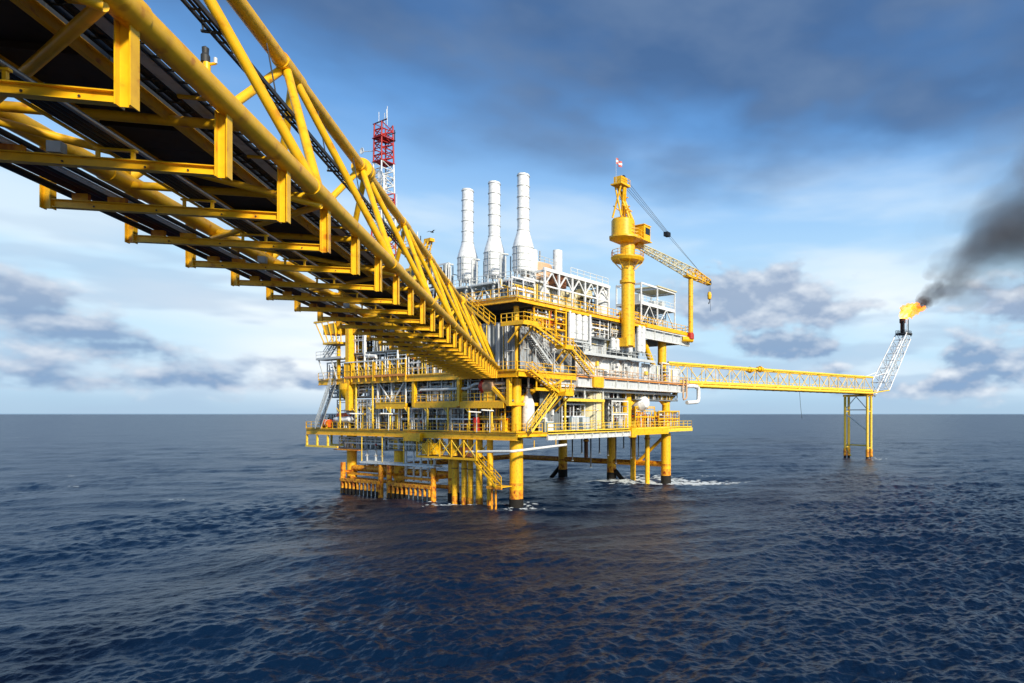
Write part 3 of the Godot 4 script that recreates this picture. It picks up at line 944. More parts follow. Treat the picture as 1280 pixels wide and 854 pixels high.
func stair(label: String, p: Vector3, q: Vector3, w: float, mat: String, group := "") -> void:
	thing("staircase", label, "staircase", PLAT, q, group)
	var d := q - p
	var flat := Vector3(d.x, 0, d.z).normalized()
	var side := flat.cross(Vector3.UP)
	for s in [-1, 1]:
		bar("stringer", p + side * w / 2 * s, q + side * w / 2 * s, 0.08, 0.26, mat)
		var b := MB.new()
		var e: Vector3 = side * w / 2 * s - O
		for y in [0.6, 1.1]:
			b.bar(p + e + Vector3.UP * y, q + e + Vector3.UP * y, 0.07, 0.07)
		var n := int(d.length() / 1.2)
		for i in n + 1:
			var u := (p + e).lerp(q + e, float(i) / n)
			b.bar(u, u + Vector3.UP * 1.1, 0.06, 0.06)
		put("handrail", b.done(), mat)
	var k := int(absf(d.y) / 0.22)
	var t := MB.new()
	for i in k:
		t.box(p.lerp(q, (i + 0.5) / k) - O, Vector3(w - 0.1, 0.04, 0.26), Basis(side, Vector3.UP, -flat))
	put("tread_flight", t.done(), "grating" if mat != "steel" else "steel")


# ---------------------------------------------------------------- platform: decks
func deck_floor(h: float, a0: float, a1: float, b0: float, b1: float, mat: String) -> void:
	var na := roundi((a1 - a0) / 6.0)
	var nb := roundi((b1 - b0) / 6.0)
	var da := (a1 - a0) / na
	var db := (b1 - b0) / nb
	for i in na:
		for j in nb:
			box("floor_plate", V(a0 + (i + 0.5) * da, b0 + (j + 0.5) * db, h - 0.03), Vector3(da - 0.02, 0.06, db - 0.02), mat)
	for i in 2 * na + 1:
		var a := a0 + i * da / 2
		if i > 0 and i < 2 * na: ibeam("joist", V(a, b0 + 0.3, h - 0.42), V(a, b1 - 0.3, h - 0.42), 0.3, 0.7, "mid_grey", Vector3.UP, null, 0.03)

func girder(a0: float, a1: float, b: float, h0: float, h1: float, step: float, flange: String) -> void:
	var n := roundi((a1 - a0) / step)
	var st := (a1 - a0) / n
	for i in n:
		box("web_panel", V(a0 + (i + 0.5) * st, b, (h0 + h1) / 2), Vector3(st - 0.02, h1 - h0 - 0.1, 0.05), "light_grey")
	for i in n + 1:
		box("stiffener", V(a0 + i * st, b - 0.2, (h0 + h1) / 2), Vector3(0.06, h1 - h0 - 0.12, 0.34), "white")
	bar("top_flange", V(a0, b - 0.18, h1), V(a1, b - 0.18, h1), 0.5, 0.14, flange)
	bar("bottom_flange", V(a0, b - 0.18, h0), V(a1, b - 0.18, h0), 0.5, 0.08, "white")

func make_decks() -> void:
	thing("cellar_deck", "lowest yellow deck of the platform just above the legs", "deck", PLAT, V(18, 18, H1 - 1.0))
	deck_floor(H1, -2, 40, -2, 38, "deck_paint")
	for j in 2:
		box("floor_plate", V(1.5, 40 + 3.6 * j, H1 - 0.03), Vector3(7, 0.06, 3.58), "deck_paint")
	ibeam("edge_beam", V(-2, -2.2, H1 - 0.55), V(-2, 45.4, H1 - 0.5), 0.35, 0.85, "yellow", Vector3.UP, null, 0.05)
	ibeam("edge_beam", V(5, 38.2, H1 - 0.55), V(5, 45.2, H1 - 0.55), 0.3, 0.8, "yellow")
	ibeam("edge_beam", V(-1.8, 45.4, H1 - 0.55), V(5, 45.4, H1 - 0.55), 0.3, 0.9, "yellow")
	ibeam("edge_beam", V(-1.9, -2.2, H1 - 0.3), V(3.2, -2.2, H1 - 0.3), 0.35, 0.5, "yellow", Vector3.UP, null, 0.05)
	girder(3.3, 21.6, -2.0, H1 - 1.05, H1 - 0.25, 1.9, "yellow_pale")
	bar("box_beam", V(23.0, -2.2, H1 - 0.5), V(32.6, -2.2, H1 - 0.5), 0.5, 1.0, "yellow")
	bar("corner_box", V(21.7, -2.25, H1 - 0.55), V(22.9, -2.25, H1 - 0.55), 0.7, 1.5, "yellow_streaked")
	bar("box_beam", V(32.7, -2.1, H1 - 0.4), V(41.0, -2.1, H1 - 0.4), 0.4, 0.6, "yellow_pale")
	bar("box_beam", V(41.0, -2.1, H1 - 0.4), V(41.0, 6.0, H1 - 0.4), 0.4, 0.6, "yellow_pale")
	box("floor_plate", V(40.5, 2.0, H1 - 0.04), Vector3(1.0, 0.06, 8.0), "deck_paint")
	box("edge_box", V(-2.3, 17.6, H1 - 0.85), Vector3(0.5, 1.1, 3.6), "yellow")
	for b in [39.2, 42.2, 45.2]:
		bar("hung_post", V(-2, b, H1 - 1.0), V(-2, b, H1 - 2.7), 0.25, 0.25, "yellow_pale")
		bar("hung_post", V(2, b, H1 - 1.0), V(2, b, H1 - 2.7), 0.25, 0.25, "yellow_pale")
	bar("hung_beam", V(-2, 36.5, H1 - 2.8), V(-2, 45.4, H1 - 2.8), 0.25, 0.3, "yellow_pale")
	bar("hung_beam", V(2, 38.0, H1 - 2.8), V(2, 45.4, H1 - 2.8), 0.25, 0.3, "yellow_pale")
	box("hung_floor", V(0, 35.0, H1 - 3.2), Vector3(3.6, 0.12, 6.0), "yellow_rusty")
	railing("handrail", [V(-2.1, 45.3, H1), V(-2.1, 21.0, H1)], "yellow")
	railing("handrail", [V(-2.1, 20.0, H1), V(-2.1, -2.1, H1), V(2.5, -2.1, H1)], "yellow")
	railing("handrail", [V(3.5, -2.1, H1), V(41.0, -2.1, H1), V(41.0, 6.0, H1)], "yellow_pale")
	railing("handrail", [V(-2.0, 45.3, H1), V(5.0, 45.3, H1)], "yellow")
	# columns up to the main deck
	for c in [[0.0, 0.0, 0.62], [23.8, 0.0, 0.78], [35.6, 0.0, 0.7], [0.0, 12.0, 0.5], [0.0, 24.0, 0.6], [0.0, 36.0, 0.6], [35.6, 12.0, 0.75], [35.6, 24.0, 0.75], [12.0, 12.0, 0.7], [12.0, 24.0, 0.7], [35.6, 36.0, 0.7]]:
		tube("column", V(c[0], c[1], H1), V(c[0], c[1], H2 - 0.9), c[2], "yellow_streaked", 18)
	for k in [[V(0, 0, 13.4), V(4.8, 0, H2 - 1.2)], [V(0, 0, 13.4), V(0, 4.6, H2 - 1.2)], [V(23.8, 0, 13.0), V(28.8, 0, H2 - 1.4)], [V(35.6, 0, 13.4), V(31.4, 0, H2 - 1.4)], [V(35.6, 0, 13.8), V(39.4, 0, H2 - 1.2)], [V(0, 36, 13.4), V(0, 40, H2 - 1.0)]]:
		tube("knee_brace", k[0], k[1], 0.38, "yellow_streaked", 14)

	thing("mezzanine_gallery", "yellow box frame gallery between lowest and main deck under the bridge landing", "frame", PLAT, V(-1.6, 10, 13.0))
	for b in [18.0, 8.6, -0.6]:
		bar("post", V(-1.8, b, 13.05), V(-1.8, b, H2 - 0.8), 0.5, 0.5, "yellow")
		bar("cross_beam", V(-1.5, b, 13.3), V(3.5, b, 13.3), 0.3, 0.4, "yellow")
	bar("sill_beam", V(-1.8, 18.25, 13.25), V(-1.8, 8.85, 13.25), 0.4, 0.7, "yellow")
	bar("sill_beam", V(-1.8, 8.3, 13.2), V(-1.8, 0.2, 13.2), 0.4, 0.8, "yellow_streaked")
	bar("knee_brace", V(-1.8, 2.6, 15.6), V(-1.8, -0.5, 13.3), 0.4, 0.4, "yellow_streaked")
	for i in 5: box("floor_plate", V(1.0, 1.4 + 3.6 * i, 13.5), Vector3(5.0, 0.08, 3.58), "deck_paint")
	thing("mezzanine_ledge", "short yellow beam shelf below the main deck left of the box frame", "frame", PLAT, V(-1.6, 24, 13.0))
	bar("sill_beam", V(-1.6, 20.0, 13.2), V(-1.6, 27.0, 13.2), 0.4, 0.8, "yellow")
	for b in [20.2, 23.5, 26.8]: bar("hanger", V(-1.6, b, 13.6), V(-1.6, b, H2 - 0.8), 0.18, 0.18, "white")
	bar("hanger_brace", V(-1.6, 20.3, 16.8), V(-1.6, 23.3, 13.8), 0.16, 0.16, "white")
	bar("hanger_brace", V(-1.6, 26.6, 16.8), V(-1.6, 23.7, 13.8), 0.16, 0.16, "white")
	for i in 2: box("floor_plate", V(0.4, 21.8 + 3.5 * i, 13.64), Vector3(4.0, 0.08, 3.46), "deck_paint")
	thing("mezzanine_walk", "pale yellow walkway beam above the cream tank on the right face", "frame", PLAT, V(11, -1.5, 13.8))
	bar("sill_beam", V(7.2, -1.7, 14.0), V(15.8, -1.7, 14.0), 0.35, 0.4, "yellow_pale")
	for i in 3: box("floor_plate", V(8.6 + 2.9 * i, 0.0, 14.1), Vector3(2.86, 0.08, 3.0), "deck_paint")
	for a in [7.3, 15.6]: bar("post", V(a, -1.7, H1), V(a, -1.7, 13.8), 0.22, 0.22, "yellow_pale")
	for a in [7.3, 11.4, 15.6]: bar("hanger", V(a, -1.7, 14.2), V(a, -1.7, 16.4), 0.14, 0.14, "white")

	thing("main_deck", "middle deck of the platform with pale plate girder along its right face", "deck", PLAT, V(18, 18, H2 - 1.4))
	deck_floor(H2, -2, 40, -2, 38, "deck_paint")
	ibeam("edge_beam", V(-2, -2.2, H2 - 0.45), V(-2, 41.8, H2 - 0.45), 0.35, 0.8, "yellow", Vector3.UP, null, 0.05)
	ibeam("edge_beam", V(-1.8, 41.8, H2 - 0.5), V(5, 41.8, H2 - 0.5), 0.3, 0.6, "yellow_rusty")
	box("floor_plate", V(1.5, 39.9, H2 - 0.04), Vector3(6.8, 0.06, 3.7), "deck_paint")
	ibeam("edge_beam", V(-1.8, -2.2, H2 - 0.4), V(9.0, -2.2, H2 - 0.4), 0.35, 0.7, "yellow", Vector3.UP, null, 0.05)
	girder(2.6, 9.0, -1.7, H2 - 1.7, H2 - 0.8, 3.2, "white")
	bar("corner_box", V(12.2, -2.4, H2 - 0.85), V(14.4, -2.4, H2 - 0.85), 0.8, 1.5, "yellow")
	girder(9.1, 38.6, -2.1, H2 - 1.6, H2 - 0.2, 3.0, "flange_orange")
	bar("end_beam", V(38.8, -2.1, H2 - 0.8), V(38.8, 10.0, H2 - 0.8), 0.5, 1.3, "light_grey")
	railing("handrail", [V(-2.1, 41.7, H2), V(-2.1, 9.2, H2)], "yellow")
	railing("handrail", [V(-2.1, 3.0, H2), V(-2.1, -2.2, H2), V(9.0, -2.2, H2)], "yellow")
	railing("handrail", [V(9.1, -2.3, H2), V(39.9, -2.3, H2), V(39.9, 8.0, H2)], "peach")
	for c in [[0.0, 0.0, 0.35], [33.4, -0.6, 0.75], [0.0, 12.0, 0.5], [0.0, 24.0, 0.5], [0.0, 34.0, 0.75], [12.0, 12.0, 0.6], [24.0, 12.0, 0.6], [36.0, 24.0, 0.6], [36.0, 36.0, 0.6], [38.0, 10.0, 0.6]]:
		tube("column", V(c[0], c[1], H2), V(c[0], c[1], H4 - 0.8), c[2], "yellow_streaked", 18)
	tube("knee_brace", V(30.0, -0.6, 21.0), V(27.6, -0.6, 24.2), 0.5, "yellow", 14)
	tube("knee_brace", V(30.0, -0.6, 21.0), V(32.8, -0.6, 18.4), 0.4, "yellow", 14)

	thing("upper_deck", "top deck of the platform edged with yellow beams and railings", "deck", PLAT, V(18, 18, H4 - 0.9))
	deck_floor(H4, -2, 40, -2, 36, "deck_paint")
	ibeam("edge_beam", V(-2, -2.2, H4 - 0.4), V(-2, 37.0, H4 - 0.4), 0.35, 0.6, "yellow", Vector3.UP, null, 0.05)
	ibeam("edge_beam", V(-1.8, -2.2, H4 - 0.4), V(26.0, -2.2, H4 - 0.4), 0.35, 0.55, "yellow", Vector3.UP, null, 0.05)
	bar("edge_beam", V(26.0, -2.3, H4 - 0.3), V(40.2, -2.3, H4 - 0.3), 0.35, 0.5, "yellow")
	girder(26.0, 40.0, -1.9, H4 - 2.3, H4 - 0.7, 2.8, "white")
	bar("end_beam", V(40.2, -1.9, H4 - 1.2), V(40.2, 8.0, H4 - 1.2), 0.4, 1.4, "light_grey")
	railing("handrail", [V(-2.1, 36, H4), V(-2.1, -2.2, H4), V(40, -2.3, H4)], "yellow", null, 1.15, 1.5, 0.036)
	railing("handrail", [V(40.0, -2.2, H4), V(40.0, 8.0, H4)], "yellow")
	for p in [[-2.0, 6.0], [-2.0, 14.0], [-2.0, 22.0], [-2.0, 30.0]]:
		tube("edge_post", V(p[0] + 0.4, p[1], H2), V(p[0] + 0.4, p[1], H4 - 0.8), 0.16, "white", 10)
	# tall yellow cages along the left edge of the main deck
	for g in [[19.2, 26.4, "left face cage nearer the bridge"], [26.8, 34.0, "left face cage farther from the bridge"]]:
		thing("pipe_cage", "tall yellow cage on the main deck edge, " + g[2], "cage", PLAT, V(-2.4, (g[0] + g[1]) / 2, H2))
		for i in 5:
			var b := lerpf(g[0], g[1], i / 4.0)
			bar("post", V(-2.35, b, H2 - 0.6), V(-2.35, b, H2 + 2.3), 0.16, 0.16, "yellow")
			if i < 4:
				bar("brace", V(-2.3, b, H2 + 0.1), V(-2.3, b + (g[1] - g[0]) / 4, H2 + 2.1), 0.06, 0.06, "yellow_pale")
				for q in 3: bar("baluster", V(-2.3, b + 0.45 * (q + 1), H2), V(-2.3, b + 0.45 * (q + 1), H2 + 1.1), 0.05, 0.05, "yellow_pale")
		bar("top_rail", V(-2.35, g[0], H2 + 2.4), V(-2.35, g[1], H2 + 2.4), 0.26, 0.16, "white")
		bar("middle_rail", V(-2.35, g[0], H2 + 1.1), V(-2.35, g[1], H2 + 1.1), 0.1, 0.1, "yellow")
		bar("foot_plate", V(-2.4, g[0], H2 + 0.15), V(-2.4, g[1], H2 + 0.15), 0.08, 0.3, "flange_orange")
	# walkway shelf halfway up
	thing("middle_walkway", "grey ledge walkway halfway up the clad right face", "walkway", PLAT, V(19, -0.9, H3))
	for i in 7: box("floor_panel", V(11.5 + 2.6 * i, -1.75, H3), Vector3(2.56, 0.1, 1.5), "mid_grey")
	bar("edge_beam", V(10.2, -2.5, H3 - 0.05), V(28.4, -2.5, H3 - 0.05), 0.1, 0.3, "light_grey")
	railing("handrail", [V(10.2, -2.5, H3 + 0.05), V(28.4, -2.5, H3 + 0.05)], "light_grey")
	for i in 8: bar("bracket", V(10.3 + 2.57 * i, -2.4, H3 - 0.15), V(10.3 + 2.57 * i, -1.3, H3 - 1.1), 0.08, 0.08, "light_grey")

# ---------------------------------------------------------------- platform: walls
func clad(label: String, p: Vector3, q: Vector3, hh: float, mats: Array, pw := 0.95, busy := true) -> void:
	thing("cladding_wall", label, "wall", PLAT, p)
	var n := roundi((q - p).length() / pw)
	var w := (q - p).length() / n
	var d := (q - p).normalized()
	var outw := Vector3.UP.cross(d)
	var key := "clad%.3f_%.2f" % [w, hh]
	if not cache.has(key):
		var b := MB.new()
		var prof := [[0.0, 0.0], [0.34, 0.0], [0.42, 0.09], [0.66, 0.09], [0.74, 0.0], [0.985, 0.0]]
		for i in prof.size() - 1:
			var x0: float = prof[i][0] * w
			var x1: float = prof[i + 1][0] * w
			var z0: float = prof[i][1]
			var z1: float = prof[i + 1][1]
			b.quad(Vector3(x0, 0, z0), Vector3(x0, hh, z0), Vector3(x1, hh, z1), Vector3(x1, 0, z1))
		b.box(Vector3(w * 0.49, hh / 2, -0.05), Vector3(w * 0.98, hh, 0.08))
		cache[key] = b.done()
	for i in n:
		put("wall_panel", cache[key], mats[(i * 7 + i / 3) % mats.size()], Transform3D(Basis(d, Vector3.UP, d.cross(Vector3.UP)), p + d * w * i - O))
	bar("top_rail", p + Vector3.UP * (hh + 0.08), q + Vector3.UP * (hh + 0.08), 0.2, 0.16, mats[0])
	if not busy: return
	# conduits, boxes and small lines fixed to the wall
	rng.seed = int(p.x * 71 + p.y * 13 + hh * 7) + 5
	var face := d.cross(Vector3.UP)
	var lng := (q - p).length()
	for i in int(lng * 1.3):
		var u := rng.randf_range(0.02, 0.98) * lng
		var y := rng.randf_range(0.4, hh - 0.5)
		var off := face * rng.randf_range(0.16, 0.34)
		var mt: String = ["white", "light_grey", "steel", "mid_grey", "yellow_pale", "white_clean"][rng.randi() % 6]
		var kind := rng.randf()
		if kind < 0.4:
			tube("conduit", p + d * u + off + Vector3.UP * rng.randf_range(0.05, hh * 0.4), p + d * u + off + Vector3.UP * (hh - 0.05), rng.randf_range(0.03, 0.08), mt, 6)
		elif kind < 0.65:
			var v := minf(u + rng.randf_range(1.0, 4.5), lng)
			tube("conduit", p + d * u + off + Vector3.UP * y, p + d * v + off + Vector3.UP * y, rng.randf_range(0.03, 0.07), mt, 6)
		else:
			box("junction_box", p + d * u + face * 0.22 + Vector3.UP * y, Vector3(rng.randf_range(0.25, 0.7), rng.randf_range(0.3, 0.9), rng.randf_range(0.25, 0.7)), mt, null, Basis(d, Vector3.UP, face))

func make_walls() -> void:
	var wh := ["white_streaked", "white", "light_grey", "white", "white_streaked"]
	var gr := ["panel_grey", "light_grey", "panel_grey", "mid_grey", "panel_grey"]
	clad("long white corrugated wall along the foot of the right face above the girder", V(10.0, -1.2, H2), V(25.6, -1.2, H2), 2.85, wh, 0.8)
	clad("pale ribbed wall at the right end of the main deck below the crane", V(26.4, -1.2, H2), V(31.8, -1.2, H2), 2.7, ["light_grey", "white", "light_grey"], 0.7)
	clad("narrow white ribbed wall standing under the far right corner of the upper deck", V(34.6, -1.2, H2), V(38.4, -1.2, H2), 2.4, ["white", "light_grey"], 0.7)
	clad("grey ribbed wall behind the stairs at the corner of the main deck", V(-0.2, -0.9, H2), V(9.6, -0.9, H2), 5.6, gr, 0.8)
	clad("white ribbed upper wall behind the upright cylinders on the right face", V(10.0, -0.8, H3 + 0.1), V(26.0, -0.8, H3 + 0.1), 4.9, ["light_grey", "white", "light_grey", "panel_grey"], 0.8)
	clad("grey ribbed wall beside the bridge landing on the left face", V(-0.9, 10.5, H2), V(-0.9, -0.6, H2), 6.2, gr, 0.85)
	clad("grey corrugated screen wall on the lowest deck beside the white bottle tank", V(3.0, -1.2, H1), V(6.9, -1.2, H1), 5.2, ["mid_grey", "panel_grey", "mid_grey"], 0.65)
	clad("cream wall behind the white truss frame on the upper deck", V(4.0, 0.8, H4), V(13.2, 0.8, H4), 2.9, ["cream", "white", "cream"], 1.1)
	clad("pale ribbed tank room wall behind the lowest deck railing on the left", V(-0.4, 14.6, H1), V(-0.4, 10.4, H1), 5.4, ["light_grey", "white", "light_grey"], 0.7)
	# plain inner bulkheads
	for w in [[V(9, 37.5, H1), V(9, 8.2, H1), 6.6, "grey inner bulkhead seen behind the left side of the lowest deck"], [V(8.2, 9, H1), V(38, 9, H1), 6.6, "grey inner bulkhead seen behind the right side of the lowest deck"], [V(9, 37.5, H2), V(9, 8.2, H2), 7.6, "inner bulkhead seen behind the pipework on the left of the main deck"], [V(8.2, 9, H2), V(33, 9, H2), 7.6, "inner bulkhead behind the clad right face of the main deck"]]:
		clad(w[3], w[0], w[1], w[2], ["light_grey", "panel_grey", "light_grey"], 3.0, false)


# ---------------------------------------------------------------- platform: process equipment
func vessel(c: Vector3, r: float, hh: float, mat: String, called := "vessel") -> MeshInstance3D:
	return lathe(called, c, [[0.0, 0.0], [r * 0.75, 0.0], [r, r * 0.3], [r, hh - r * 0.4], [r * 0.72, hh - r * 0.12], [0.0, hh]], mat, 16)

func skid(label: String, face: String, u0: float, u1: float, front: float, deep: float, h: float, hh: float, sd: int, style := "white") -> void:
	rng.seed = sd * 977 + 13
	var W := func(u: float, d: float, y: float) -> Vector3: return V(front + d, u, h + y) if face == "L" else V(u, front + d, h + y)
	thing("process_skid", label, "pipework", PLAT, W.call((u0 + u1) / 2, deep / 2, 0.0), "process skids on the decks")
	var pal: Array = {"white": ["white", "white", "light_grey", "steel", "white_streaked", "mid_grey", "yellow_pale", "white_clean"],
		"mixed": ["white", "light_grey", "yellow", "steel", "mid_grey", "dark_red", "yellow_pale", "white_clean", "dark_grey"],
		"dark": ["dark_grey", "mid_grey", "white", "black", "brown", "light_grey", "dark_red", "white"],
		"yellow": ["yellow", "yellow_pale", "white", "yellow_streaked", "light_grey", "orange", "yellow_rusty", "white"]}[style]
	var pick := func() -> String: return pal[rng.randi() % pal.size()]
	var wide := u1 - u0
	box("skid_base", W.call((u0 + u1) / 2, deep / 2, 0.1), Vector3(deep, 0.2, wide) if face == "L" else Vector3(wide, 0.2, deep), "mid_grey" if style != "yellow" else "yellow")
	# frame
	var posts := maxi(2, roundi(wide / 2.6) + 1)
	var fm: String = ["white", "light_grey", "white_clean"][rng.randi() % 3] if style != "yellow" else "yellow"
	for i in posts:
		var u := lerpf(u0 + 0.08, u1 - 0.08, i / (posts - 1.0))
		bar("frame_post", W.call(u, 0.1, 0.2), W.call(u, 0.1, hh), 0.13, 0.13, fm)
	for y in [hh * 0.52, hh - 0.08]:
		bar("frame_beam", W.call(u0, 0.1, y), W.call(u1, 0.1, y), 0.14, 0.2, fm)
	# vessels
	var n := maxi(1, roundi(wide / 1.4))
	for i in n:
		var u := lerpf(u0 + 0.6, u1 - 0.6, (i + rng.randf_range(0.2, 0.8)) / n)
		var r := rng.randf_range(0.3, 0.6)
		var dd := rng.randf_range(0.9, maxf(1.0, deep - 0.8))
		if rng.randf() < 0.55:
			vessel(W.call(u, dd, 0.2), r, minf(hh * rng.randf_range(0.35, 0.85), hh - 0.4), pick.call())
		elif rng.randf() < 0.5:
			var y := rng.randf_range(0.7, hh * 0.6)
			var e: Vector3 = W.call(u, dd, y)
			var f: Vector3 = W.call(minf(u + 1.6, u1), dd, y)
			tube("drum", e, f, r, pick.call(), 14)
			box("drum_saddle", (e + f) / 2 - Vector3.UP * y * 0.5, Vector3(0.4, y, 0.4), "mid_grey")
		else:
			var bh := rng.randf_range(0.8, 1.9)
			box("cabinet", W.call(u, dd * 0.7, 0.2 + bh / 2), Vector3(rng.randf_range(0.6, 1.3), bh, rng.randf_range(0.6, 1.3)), pick.call())
	# pipes: up, across, and up or down again
	var np := int(wide * 4.2)
	for i in np:
		var u := rng.randf_range(u0 + 0.2, u1 - 0.2)
		var v := clampf(u + rng.randf_range(-2.6, 2.6), u0 + 0.15, u1 - 0.15)
		var d := rng.randf_range(0.3, deep * 0.7)
		var y0 := rng.randf_range(0.2, hh * 0.3)
		var y1 := rng.randf_range(hh * 0.3, hh * 0.9)
		var r := rng.randf_range(0.045, 0.16)
		var pm: String = pick.call()
		var kind := rng.randf()
		var o: MeshInstance3D
		if kind < 0.4 and absf(u - v) > 0.6:
			o = pipe("pipe", [W.call(u, d, y0), W.call(u, d, y1), W.call(v, d, y1), W.call(v, d, hh - 0.1)], r, pm, null, 7)
		elif kind < 0.65:
			o = tube("pipe", W.call(u, d, 0.2), W.call(u, d, hh), r, pm, 8)
		elif kind < 0.85:
			o = tube("pipe", W.call(u0 + 0.1, d, y1), W.call(u1 - 0.1, d, y1), r, pm, 8)
		else:
			o = pipe("pipe", [W.call(u, d, y0), W.call(u, d, y1), W.call(u, minf(d + 1.2, deep), y1)], r, pm, null, 7)
		if rng.randf() < 0.5 and kind < 0.85:
			var c: Vector3 = W.call(u, d, minf(y1, hh * 0.5) if kind >= 0.4 and kind < 0.65 else y1) if kind >= 0.4 else W.call(u, d, (y0 + y1) / 2)
			var fc: Vector3 = Vector3(-1, 0, 0) if face == "L" else Vector3(0, 0, 1)
			tube("valve_wheel", c + fc * (r + 0.22), c + fc * (r + 0.27), 0.2, ["red", "mid_grey", "yellow", "dark_grey"][rng.randi() % 4], 10, o)
			tube("valve_body", c, c + fc * (r + 0.23), r * 1.1 + 0.03, "mid_grey", 8, o)
	# slim lines along the front
	for i in int(wide * 1.5):
		var u := rng.randf_range(u0 + 0.1, u1 - 0.1)
		var y1 := hh * rng.randf_range(0.55, 1.0)
		tube("slim_pipe", W.call(u, rng.randf_range(0.02, 0.3), 0.2), W.call(u, rng.randf_range(0.02, 0.3), y1), rng.randf_range(0.035, 0.075), pick.call(), 6)
	for i in 3:
		var y := hh * rng.randf_range(0.15, 0.95)
		var d := rng.randf_range(0.0, 0.3)
		tube("slim_pipe", W.call(u0 + 0.1, d, y), W.call(u1 - 0.1, d, y), rng.randf_range(0.04, 0.08), pick.call(), 6)
	if rng.randf() < 0.7:
		var y := hh * rng.randf_range(0.6, 0.85)
		bar("cable_tray", W.call(u0 + 0.1, 0.35, y), W.call(u1 - 0.1, 0.35, y), 0.4, 0.1, "steel")

func make_skids() -> void:
	# lowest deck, left face
	var st := ["yellow", "dark", "dark", "white", "mixed", "white", "mixed"]
	for i in 7:
		skid("%s pipe cluster along the lowest deck's left side, counted from the corner leg" % NTH[i], "L", 0.8 + 5.4 * i, 5.8 + 5.4 * i, -1.2, 5.0, H1, 3.2 if i < 4 else 4.6, 100 + i, st[i])
	for i in 5:
		skid("%s pipe cluster on the left mezzanine below the main deck, counted from the corner" % NTH[i], "L", -0.2 + 5.3 * i, 4.7 + 5.3 * i, -1.4, 4.2, 13.66, 3.2, 130 + i, ["dark", "mixed", "white", "white", "dark"][i])
	# main deck, left face
	for i in 5:
		skid("%s pipe rack on the main deck's left side, counted from the bridge" % NTH[i], "L", 10.8 + 4.9 * i, 15.3 + 4.9 * i, -1.3, 4.6, H2, 3.6, 160 + i, ["white", "white", "mixed", "white", "white"][i])
		skid("%s upper pipe rack under the top deck's left edge, counted from the bridge" % NTH[i], "L", 10.8 + 4.9 * i, 15.3 + 4.9 * i, -1.6, 4.6, H2 + 3.7, 4.0, 190 + i, ["dark", "white", "dark", "white", "mixed"][i])
	skid("pipe rack at the far left end of the main deck beside the access tower", "L", 35.4, 41.0, -1.2, 4.4, H2, 2.8, 170, "mixed")
	skid("machinery on the lowest deck behind the orange raft canister", "L", 39.0, 44.6, 0.4, 4.0, H1, 2.4, 171, "mixed")
	skid("hung pipework below the main deck at the far left end", "L", 27.0, 40.4, -1.2, 4.0, 14.6, 2.2, 172, "white")
	skid("grey pipes hung under the lowest deck at the far left end", "L", 26.0, 38.0, -1.0, 4.0, 6.6, 1.9, 173, "white")
	skid("white and grey pipes hung under the lowest deck above the risers", "L", 15.6, 25.4, -1.0, 4.0, 6.7, 1.9, 174, "white")
	# slim uprights and rails in front of the left face
	for i in 9:
		var b := 2.4 + 4.2 * i
		thing("deck_upright", "%s slim pale yellow upright between lowest deck and mezzanine, counted from the corner" % NTH[i], "upright", PLAT, V(-1.9, b, H1), "slim uprights along the left face")
		bar("post", V(-1.9, b, H1), V(-1.9, b, 13.0 if b < 27 else 16.9), 0.18, 0.18, "yellow_pale")
		bar("bracket", V(-1.9, b, 12.2), V(-1.9, b + 1.0, 13.0), 0.1, 0.1, "yellow_pale")
		box("foot", V(-1.9, b, H1 + 0.05), Vector3(0.4, 0.1, 0.4), "yellow")
	for g in [[-0.4, 17.8, "yellow railing along the yellow box frame gallery"], [20.0, 26.9, "yellow railing along the short mezzanine ledge"]]:
		thing("gallery_railing", g[2], "railing", PLAT, V(-1.85, (g[0] + g[1]) / 2, 13.6))
		railing("railing", [V(-1.85, g[0], 13.6), V(-1.85, g[1], 13.6)], "yellow", null, 1.1, 1.2, 0.035)
	# right face, lowest deck
	skid("dark pumps and pipes between grey screen wall and cream tank on the lowest deck", "R", 7.8, 12.8, -0.7, 5.0, H1, 3.8, 220, "dark")
	skid("white pipe racks above the cream tank under the main deck", "R", 7.6, 15.4, -0.8, 4.6, 14.2, 2.1, 221, "dark")
	skid("yellow and orange pipework behind the white ball vessel on the lowest deck", "R", 25.6, 31.4, -0.5, 5.0, H1, 3.6, 222, "yellow")
	skid("pipework at the far right end of the lowest deck beside the far leg", "R", 32.0, 38.8, -0.9, 5.0, H1, 2.9, 223, "yellow")
	skid("tangle of pipes hung under the plate girder near the far right leg", "R", 25.0, 38.0, -1.0, 4.0, 14.3, 2.0, 224, "mixed")
	skid("pipes hung below the plate girder between the two yellow columns", "R", 15.8, 22.6, -0.9, 4.0, 14.3, 2.0, 225, "dark")
	skid("white pipes and brown uprights between the cream tank and the yellow column", "R", 18.2, 22.4, -1.4, 5.0, H1, 4.4, 226, "white")
	skid("white pipes beside the corner column behind the bottle tank", "R", 0.9, 2.8, 0.6, 4.0, H1, 5.0, 227, "white")
	# right face, between the walkway and the upper deck
	skid("beige instrument racks under the top deck between tall and short cylinders", "R", 12.6, 16.8, -1.9, 3.0, H3 + 2.4, 3.0, 230, "mixed")
	skid("pipe racks above the five short cylinders under the top deck", "R", 17.2, 23.2, -1.9, 3.0, H3 + 2.9, 2.4, 231, "white")
	skid("yellow framed pipe racks left of the tall cylinders under the top deck", "R", 1.2, 7.0, -1.9, 3.4, H2 + 5.7, 2.7, 232, "yellow")
	skid("grey machinery at the far right end of the main deck", "R", 31.9, 34.2, -1.6, 3.0, H2, 3.4, 233, "dark")
	# top deck
	skid("dark pipes and small tanks left of the first exhaust stack", "L", 15.6, 20.4, 2.0, 4.0, H4, 7.2, 240, "dark")
